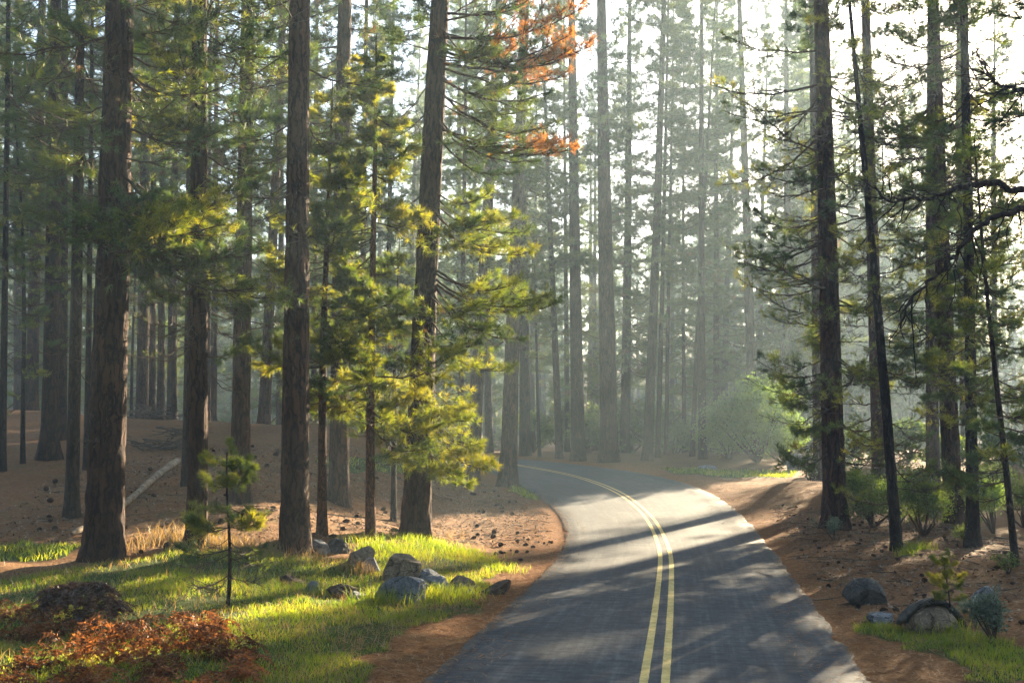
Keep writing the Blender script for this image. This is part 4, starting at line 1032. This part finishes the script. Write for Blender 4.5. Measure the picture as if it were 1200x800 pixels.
# the split boulder with its shell
sb = rock(1098, 743, 56, 30, 'rock_tan', 'split boulder with a curved outer shell on the right grass strip', 18, cuts=3, deep=0.8)
sW = 70 * ground(1098, 742)[1] / F
th = np.linspace(R(8), R(176), 30); ph = np.linspace(R(-14), R(82), 16)
TT, PP = np.meshgrid(th, ph, indexing='ij')
def shell(r):
    rr = r * (1 + 0.05 * (fbm(np.stack([TT, PP, TT * 0], -1).reshape(-1, 3) * 3, 3).reshape(TT.shape) - 0.5))
    return np.stack([-np.cos(TT) * rr * sW * 0.50, np.sin(PP) * rr * sW * 0.40 * np.sin(TT) ** 0.5, np.sin(TT) * np.cos(PP) * rr * sW * 0.52], -1)
A, B = shell(1.14), shell(0.99)
nt_, np_ = TT.shape
v = np.concatenate([A.reshape(-1, 3), B.reshape(-1, 3)]); K = nt_ * np_
fq = []
for i in range(nt_ - 1):
    for j in range(np_ - 1):
        a = i * np_ + j; fq += [(a, a + 1, a + np_ + 1, a + np_), (K + a, K + a + np_, K + a + np_ + 1, K + a + 1)]
for i in range(nt_ - 1):
    for j in (0, np_ - 1): a = i * np_ + j; fq.append((a, a + np_, K + a + np_, K + a) if j == 0 else (a, K + a, K + a + np_, a + np_))
for j in range(np_ - 1):
    for i in (0, nt_ - 1): a = i * np_ + j; fq.append((a, K + a, K + a + 1, a + 1) if i == 0 else (a, a + 1, K + a + 1, K + a))
so_ = link('shell_slab', mesh('shell_slab', v, fq, [M['rock_dark']], smooth=True), sb); so_.rotation_euler = (0, R(14), R(6)); so_.location = (0.02, 0, -0.06); so_['label'] = 'curved stone slab split from the boulder'

# ------------------------------------------------------------------ log and brush
a, b = ground(82, 634), ground(214, 541)
u = np.linspace(0, 1, 40)[:, None]; q = a + (b - a) * u
q[:, :2] += np.c_[np.sin(u[:, 0] * 5) * 0.10, np.cos(u[:, 0] * 4) * 0.1]
q[:, 2] = terrain(q[:, 0], q[:, 1]) + 0.06
q[:, 2] = np.convolve(np.r_[[q[0, 2]] * 5, q[:, 2], [q[-1, 2]] * 5], np.ones(11) / 11, 'valid') + 0.05
rad = np.linspace(0.06, 0.13, 40) * (1 + 0.1 * np.sin(u[:, 0] * 37)); rad[0] = 0.03; rad[-1] = 0.06; rad[-2] = 0.12
v, f = tube(q, rad, 12); v += (fbm(v * 5, 3) - 0.5)[:, None] * 0.05
tag(link('fallen_log', mesh('fallen_log', v, f, [M['log']], smooth=True)), 'long pale weathered log lying up the left hillside behind the thickest pine', 'log')
def brush(px, py, Y, r, n, label, h=0.4):
    rs = np.random.RandomState(int(px)); c = ground(px, py) if Y is None else at_y(px, Y); tb = []
    for k in range(n):
        a = rs.uniform(0, 6.28); ln = rs.uniform(0.5, 1.8) * r; m = 6; uu = np.linspace(-0.5, 0.5, m)[:, None]
        d = np.array([math.cos(a), math.sin(a) * 0.7, rs.normal(0, 0.22)])
        o_ = rs.normal(0, 0.35, 3) * [r, r * 0.6, 0] + [0, 0, abs(rs.normal(0, h * 0.4)) + 0.1]
        tb.append(tube(o_ + d * ln * uu + np.cumsum(rs.normal(0, 0.03 * ln, (m, 3)), 0), np.linspace(0.022, 0.006, m) * rs.uniform(0.6, 1.6), 4))
    v, f = join(tb); tag(link('brush_pile', mesh('brush_pile', v, f, [M['deadtwig']], smooth=True), loc=c), label, 'brush pile')
brush(178, 497, 55, 1.7, 60, 'heap of dead branches on the crest right of the thickest pine', 0.7)
brush(192, 527, None, 1.3, 50, 'low tangle of twigs at the upper end of the pale log', 0.35)
brush(205, 512, None, 0.9, 30, 'small heap of sticks just above the twig tangle by the log', 0.35)

# ------------------------------------------------------------------ dead bracken in the lower left corner
def frond(rs, base, az, ln, lift):
    m = 14; u = np.linspace(0, 1, m)
    ax = np.stack([u * ln, rs.normal(0, 0.02, m).cumsum() * 0.5, lift * ln * np.sin(u * 2.4) - 0.32 * ln * u ** 2], 1)
    c, s = math.cos(az), math.sin(az); ax = ax @ np.array([[c, s, 0], [-s, c, 0], [0, 0, 1]]) + base
    tv, tf = tube(ax, np.linspace(0.006, 0.002, m), 3); tf = quads_to_tris(tf)
    V, Fs, k = [tv], [tf], len(tv)
    for i in range(2, m):
        d = unit(ax[i] - ax[i - 1]); sd_ = unit(np.cross(d, [0, 0, 1.0]))
        pl = 0.30 * ln * (1 - u[i]) ** 0.8 + 0.03
        for sg in (-1, 1):
            for q in range(4):                            # small lobes along each leaflet
                e = unit(sg * sd_ + d * 0.55 + np.array([0, 0, rs.uniform(-0.9, 0.25)])); p0 = ax[i] + e * pl * q / 4
                w = unit(d + rs.normal(0, 0.5, 3)) * 0.030 * (1 - q / 5)
                V.append(np.array([p0 - w, p0 + w, p0 + e * pl * 0.42 + rs.normal(0, 0.01, 3)])); Fs.append(np.array([[k, k + 1, k + 2]])); k += 3
    return np.concatenate(V), np.concatenate(Fs)
M['fern_dark'] = leaf_mat('old bracken', [(0.035, 0.02, 0.013), (0.08, 0.035, 0.02), (0.14, 0.06, 0.03)], (1.5, 1.3, 1.0), 0.3, 3.0)
def fern_mesh(seed, n, r, h, dome=0.0):
    rs = np.random.RandomState(seed); ps = []
    for i in range(n):
        a = rs.uniform(0, 6.28)
        if dome:
            e = rs.uniform(0.1, 1.4); b = np.array([math.cos(a) * math.cos(e) * r * 0.75, math.sin(a) * math.cos(e) * r * 0.55, math.sin(e) * dome * 0.72])
            ps.append(frond(rs, b, a + rs.normal(0, 0.8), rs.uniform(0.3, 0.5), rs.uniform(0.0, 0.3)))
        else:
            ps.append(frond(rs, np.array([rs.normal(0, 0.12), rs.normal(0, 0.12), 0.03]), a, r * rs.uniform(0.55, 1.1), h * rs.uniform(0.4, 1.2)))
    v, f = join(ps); return mesh('dead_fern', v, f, [M['fern_dark' if dome else 'fern']])
FERNS = [fern_mesh(5 + k, 13, 0.66, 0.6) for k in range(4)]
o = link('fern_mound', fern_mesh(50, 120, 0.6, 0, 0.8), loc=ground(92, 730)); tag(o, 'dark brown mound of dead bracken, tallest in the lower left corner', 'dead fern')
for px, py in [(12, 728), (55, 752), (120, 760), (25, 752), (150, 742), (205, 768), (245, 755), (268, 775), (90, 775), (40, 790), (140, 780), (190, 795), (105, 805), (10, 815), (270, 800), (65, 815), (160, 815), (225, 815), (175, 758), (225, 742)]:
    o = link('dead_fern', random.choice(FERNS), loc=ground(px, py)); k = random.uniform(0.7, 0.95); o.scale = (k, k, k * random.uniform(0.85, 1.25)); o.rotation_euler = (0, 0, random.uniform(0, 6.28))
    tag(o, 'rust red dead fern clump among many in the lower left corner', 'dead fern', 'dead ferns in the lower left corner')

# ------------------------------------------------------------------ shrubs and saplings
def bush(px, py, Y, wm, hm, label, seed, mat='shrub', n=2600, leaf=0.07, name='shrub', cat='shrub', lobes=9, group=None):
    rs = np.random.RandomState(seed); p = ground(px, py) if Y is None else at_y(px, Y)
    C = np.stack([rs.normal(0, 0.24, lobes) * wm, rs.normal(0, 0.22, lobes) * wm, rs.uniform(0.3, 0.85, lobes) * hm], 1); C[0] = [0, 0, hm * 0.8]
    tb = [tube(np.array([[0, 0, -0.05], c * 0.45 + rs.normal(0, 0.04, 3) * wm, c]), [0.02 * hm + 0.006, 0.012 * hm + 0.004, 0.003], 4) for c in C]
    tip = []
    for c in C:
        for k in range(10):
            e = c + unit(rs.normal(size=3)) * rs.uniform(0.4, 1.0) * np.array([wm * 0.26, wm * 0.26, hm * 0.24]); tip.append(e); tb.append(tube(np.array([c, (c + e) / 2 + rs.normal(0, 0.02, 3), e]), [0.006, 0.004, 0.002], 3))
    tip = np.array(tip); k = rs.randint(0, len(tip), n)
    q = tip[k] + rs.normal(0, 0.07, (n, 3)) * np.array([wm, wm, hm]) * 0.9; q[:, 2] = np.maximum(q[:, 2], 0.03)
    d = unit(rs.normal(size=(n, 3)) + [0, 0, 0.6]); w = unit(np.cross(d, rs.normal(size=(n, 3)))) * leaf * 0.3
    lf = np.stack([q, q + d * leaf * 0.5 + w, q + d * leaf, q + d * leaf * 0.5 - w], 1).reshape(-1, 3)
    r = thing(name, p, label, cat, group)
    v, f = join(tb); link('stem', mesh('stem', v, f, [M['twig']], smooth=True), r)
    link('foliage', mesh('foliage', lf, np.arange(n * 4).reshape(-1, 4), [M[mat]]), r); return r
bush(885, 552, 66, 4.6, 5.0, 'big hazy green bush on the far verge, tallest of its cluster', 1, 'shrub_bright', n=9000, leaf=0.17, lobes=18)
bush(852, 552, 69, 2.8, 2.9, 'lower hazy bush at the left foot of the big bush', 2, 'shrub_bright', n=4200, leaf=0.15)
bush(918, 552, 66, 3.4, 3.0, 'pale hazy bush at the right foot of the big bush', 3, 'shrub_bright', n=4600, leaf=0.15)
bush(946, 549, 50, 0.9, 1.6, 'small sunlit sprig of leaves beside the grey round boulder', 4, n=500, leaf=0.13)
bush(1022, 618, None, 2.1, 1.7, 'olive green shrub right behind the big twiggy pine foot', 5, n=5200)
bush(1046, 600, 35, 2.0, 1.6, 'yellow green shrub behind the foot of the leaning dark stem', 6, 'shrub_bright', n=5000)
bush(1082, 628, None, 2.2, 1.9, 'dark dense shrub between the leaning stem and the stout pine', 7, n=5600)
bush(1104, 615, 34, 1.4, 1.2, 'low shrub at the left foot of the stout dark pine', 8, n=2200)
bush(1165, 625, None, 1.3, 1.5, 'bright green shrub between the straight narrow pine and the right edge stem', 9, 'shrub_bright', n=3600)
bush(1200, 618, None, 1.8, 1.5, 'shrub cut by the right edge of the photo', 10, n=2600)
bush(978, 632, None, 0.75, 0.6, 'small grey green shrub at the left foot of the big twiggy pine', 11, 'greyshrub', n=900, leaf=0.05)
bush(1000, 600, 40, 1.6, 1.3, 'low green shrub in shade right of the big twiggy pine', 12, n=4000)
bush(1145, 600, 44, 2.4, 1.6, 'wide dim shrub in the haze behind the straight narrow pine', 13, n=2600, leaf=0.09)
bush(1165, 750, None, 0.62, 0.72, 'grey green rounded shrub in front of the upright pale boulder', 14, 'greyshrub', n=1900, leaf=0.05)
bush(1135, 640, None, 0.7, 0.6, 'little green shrub at the foot of the straight narrow pine', 15, n=700, leaf=0.05)
bush(1182, 672, None, 0.6, 0.4, 'sprawling weed at the foot of the right edge stem', 16, n=420, leaf=0.05)
for k, (px, Y, w_, h_) in enumerate([(690, 78, 2.6, 2.4), (740, 84, 3.4, 3.4), (790, 80, 3.0, 2.2), (660, 88, 3.2, 4.0), (1000, 62, 3.0, 2.2), (1060, 66, 3.2, 2.4), (1110, 62, 3.2, 2.0), (1170, 60, 3.0, 2.2), (625, 84, 3.0, 3.0), (720, 95, 4, 4.5), (770, 98, 4, 4), (815, 92, 4, 3.4)]):
    bush(px, 0, Y, w_, h_, 'dim hazy undergrowth bush among many alike far behind the trunks', 30 + k, n=1500, leaf=0.26, group='undergrowth bushes in the far haze')
def sapling(px, py, ytop, key, label, whorls, mat='bark_dark', r0=0.03, lens=(0.75, 0.35)):
    p = ground(px, py); H = at_depth(px, ytop, p[1])[2] - p[2]
    r = thing('pine_sapling', p, label, 'sapling'); INV[r.name] = Matrix.Translation(Vector(p)).inverted()
    n = 16; u = np.linspace(0, 1, n); ax = np.stack([0.03 * np.sin(u * 5) - 0.02 * H * u, 0.02 * np.sin(u * 7), u * H - 0.05], 1)
    v, f = tube(ax, r0 * (1 - 0.75 * u) + 0.003, 8); link('trunk', mesh('sapling_trunk', v, f, [M[mat]], smooth=True), r)
    for zf, m, kind in whorls:
        a0 = random.uniform(0, 6.28)
        for j in range(m):
            a = a0 + j * 6.283 / m + random.uniform(-0.4, 0.4); e = R(random.uniform(5, 35)) if kind == 'lush' else R(random.uniform(-25, 10))
            ln = (lens[0] + (lens[1] - lens[0]) * zf) * random.uniform(0.75, 1.15)
            place_branch(r, kind, np.array(p) + [-0.02 * H * zf, 0, zf * H], np.array([math.cos(a) * math.cos(e), math.sin(a) * math.cos(e), math.sin(e)]) * ln)
    place_branch(r, 'lush', np.array(p) + [-0.02 * H, 0, H * 0.9], np.array([0.03, 0.02, 0.35 * lens[1] / 0.35]))
sapling(267, 712, 526, 'S1', 'young pine sapling standing alone on the sunlit grass', [(0.2, 3, 'bare'), (0.33, 3, 'bare'), (0.43, 2, 'bare'), (0.36, 2, 'full'), (0.5, 4, 'lush'), (0.63, 4, 'full'), (0.76, 4, 'lush'), (0.89, 4, 'lush')], r0=0.036, lens=(0.98, 0.45))
sapling(1113, 738, 650, 'S2', 'tiny pine sapling growing in front of the split boulder', [(0.4, 3, 'lush'), (0.55, 3, 'lush'), (0.7, 4, 'lush'), (0.85, 4, 'lush')], r0=0.014, lens=(0.42, 0.2))

# ------------------------------------------------------------------ the far wood, one mass
def far_wood():
    rs = np.random.RandomState(77); V, Fc, MI, k = [], [], [], 0
    for i in range(420):
        az = R(rs.uniform(-38, 40)); D = rs.uniform(150, 290); x, y = math.sin(az) * D, math.cos(az) * D
        z = float(terrain(np.array([x]), np.array([y]))[0]); H = rs.uniform(26, 40)
        tv, tf = tube(np.array([[x, y, z - 0.5], [x, y, z + H * 0.5], [x, y, z + H]]), [0.4, 0.28, 0.03], 6)
        tf = quads_to_tris(tf); V.append(tv); Fc.append(tf + k); k += len(tv); MI.append(np.zeros(len(tf), int))
        n = 100; h = rs.uniform(0.02, 1.0, n); a = rs.uniform(0, 6.28, n); rr = (1.05 - h) ** 0.7 * rs.uniform(0.3, 1.0, n) * 4.6
        P = np.stack([x + np.cos(a) * rr, y + np.sin(a) * rr, z + h * H], 1); Dd = np.stack([np.cos(a), np.sin(a), np.full(n, -0.1)], 1)
        nv, nf = needles_at(rs, P, Dd, 9, 1.5, 0.34, stem=0.8); V.append(nv); Fc.append(nf + k); k += len(nv); MI.append(np.ones(len(nf), int))
    tag(link('distant_wood', mesh('distant_wood', np.concatenate(V), np.concatenate(Fc), [M['bark_dark'], M['needle']], np.concatenate(MI))), kind='stuff')

far_wood()
def wood_behind():
    """the same forest going on behind and beside the camera: it shades the near ground from the open sky"""
    rs = np.random.RandomState(91); V, Fc, MI, k = [], [], [], 0
    for i in range(150):
        az = R(rs.uniform(48, 318)); D = math.sqrt(rs.uniform(12 ** 2, 72 ** 2)); x, y = math.sin(az) * D, math.cos(az) * D
        if y > 16 or (y > 4 and abs(x) < 13) or abs(road_dist([x], [y])[0]) < HALF + 2.5: continue
        n_ = math.cos(SUN_AZ) * x - math.sin(SUN_AZ) * y
        if x > 0 and y > 0: continue
        z = float(terrain(np.array([x]), np.array([y]))[0]); H = rs.uniform(26, 38)
        tv, tf = tube(np.array([[x, y, z - 0.5], [x, y, z + H * 0.5], [x, y, z + H]]), [0.4, 0.28, 0.03], 8)
        tf = quads_to_tris(tf); V.append(tv); Fc.append(tf + k); k += len(tv); MI.append(np.zeros(len(tf), int))
        n = 220; h = rs.uniform(0.12, 1.0, n); a = rs.uniform(0, 6.28, n); rr = (1.05 - h) ** 0.7 * rs.uniform(0.2, 1.0, n) * 4.2
        P = np.stack([x + np.cos(a) * rr, y + np.sin(a) * rr, z + h * H], 1); Dd = np.stack([np.cos(a), np.sin(a), np.full(n, -0.1)], 1)
        nv, nf = needles_at(rs, P, Dd, 12, 0.9, 0.16, stem=0.6); V.append(nv); Fc.append(nf + k); k += len(nv); MI.append(np.ones(len(nf), int))
    tag(link('surrounding_wood', mesh('surrounding_wood', np.concatenate(V), np.concatenate(Fc), [M['bark_dark'], M['needle']], np.concatenate(MI))), kind='stuff')
wood_behind()


# ------------------------------------------------------------------ haze
def haze(density, g, color):
    x0, x1, y0, y1, z0, z1 = -345, 345, -75, 345, -2.0, 56
    v = [(x, y, z) for x in (x0, x1) for y in (y0, y1) for z in (z0, z1)]
    f = [(0, 1, 3, 2), (4, 6, 7, 5), (0, 4, 5, 1), (2, 3, 7, 6), (0, 2, 6, 4), (1, 5, 7, 3)]
    m, nt, out = new_mat('haze'); m.node_tree.nodes
    pv = N(nt, 'ShaderNodeVolumePrincipled', Density=density, Anisotropy=g); pv.inputs['Color'].default_value = (*color, 1)
    L(nt, pv.outputs[0], out.inputs['Volume'])
    tag(link('haze', mesh('haze', v, f, [m])), kind='stuff')
haze(0.0015, 0.35, (0.66, 0.86, 1.0))

# ------------------------------------------------------------------ light, sky, camera
w = bpy.data.worlds.new('World'); scene.world = w; w.use_nodes = True
nt = w.node_tree; bg = nt.nodes['Background']
sky = nt.nodes.new('ShaderNodeTexSky'); sky.sky_type = 'NISHITA'; sky.sun_disc = False
sky.sun_elevation = SUN_EL; sky.sun_rotation = SUN_AZ; sky.air_density = 1.0; sky.dust_density = 1.5
nt.links.new(sky.outputs[0], bg.inputs[0]); bg.inputs[1].default_value = 0.05
sun = bpy.data.lights.new('sun', 'SUN'); sun.energy = 5.0; sun.angle = R(0.53); sun.color = (1.0, 0.82, 0.55)
so = bpy.data.objects.new('sun', sun); COL.objects.link(so)
sd = Vector((math.sin(SUN_AZ) * math.cos(SUN_EL), math.cos(SUN_AZ) * math.cos(SUN_EL), math.sin(SUN_EL)))
so.rotation_euler = sd.to_track_quat('Z', 'Y').to_euler(); so.location = sd * 60

cam = bpy.data.cameras.new('camera'); co = bpy.data.objects.new('camera', cam); COL.objects.link(co)
cam.sensor_width = 36; cam.lens = 36 * F / 1200; cam.clip_end = 1500; cam.clip_start = 0.1
co.location = CAM; co.rotation_euler = (R(90) + PITCH, 0, 0)
scene.camera = co

vs = scene.view_settings; vs.view_transform = 'Standard'; vs.look = 'None'; vs.exposure = 3.2; vs.gamma = 1.0
cy = scene.cycles
cy.max_bounces = 5; cy.diffuse_bounces = 2; cy.glossy_bounces = 2; cy.transmission_bounces = 2; cy.volume_bounces = 0; cy.transparent_max_bounces = 4
cy.use_denoising = True
cy.use_adaptive_sampling = True; cy.adaptive_threshold = 0.006
cy.sample_clamp_indirect = 6.0
cy.caustics_reflective = False; cy.caustics_refractive = False
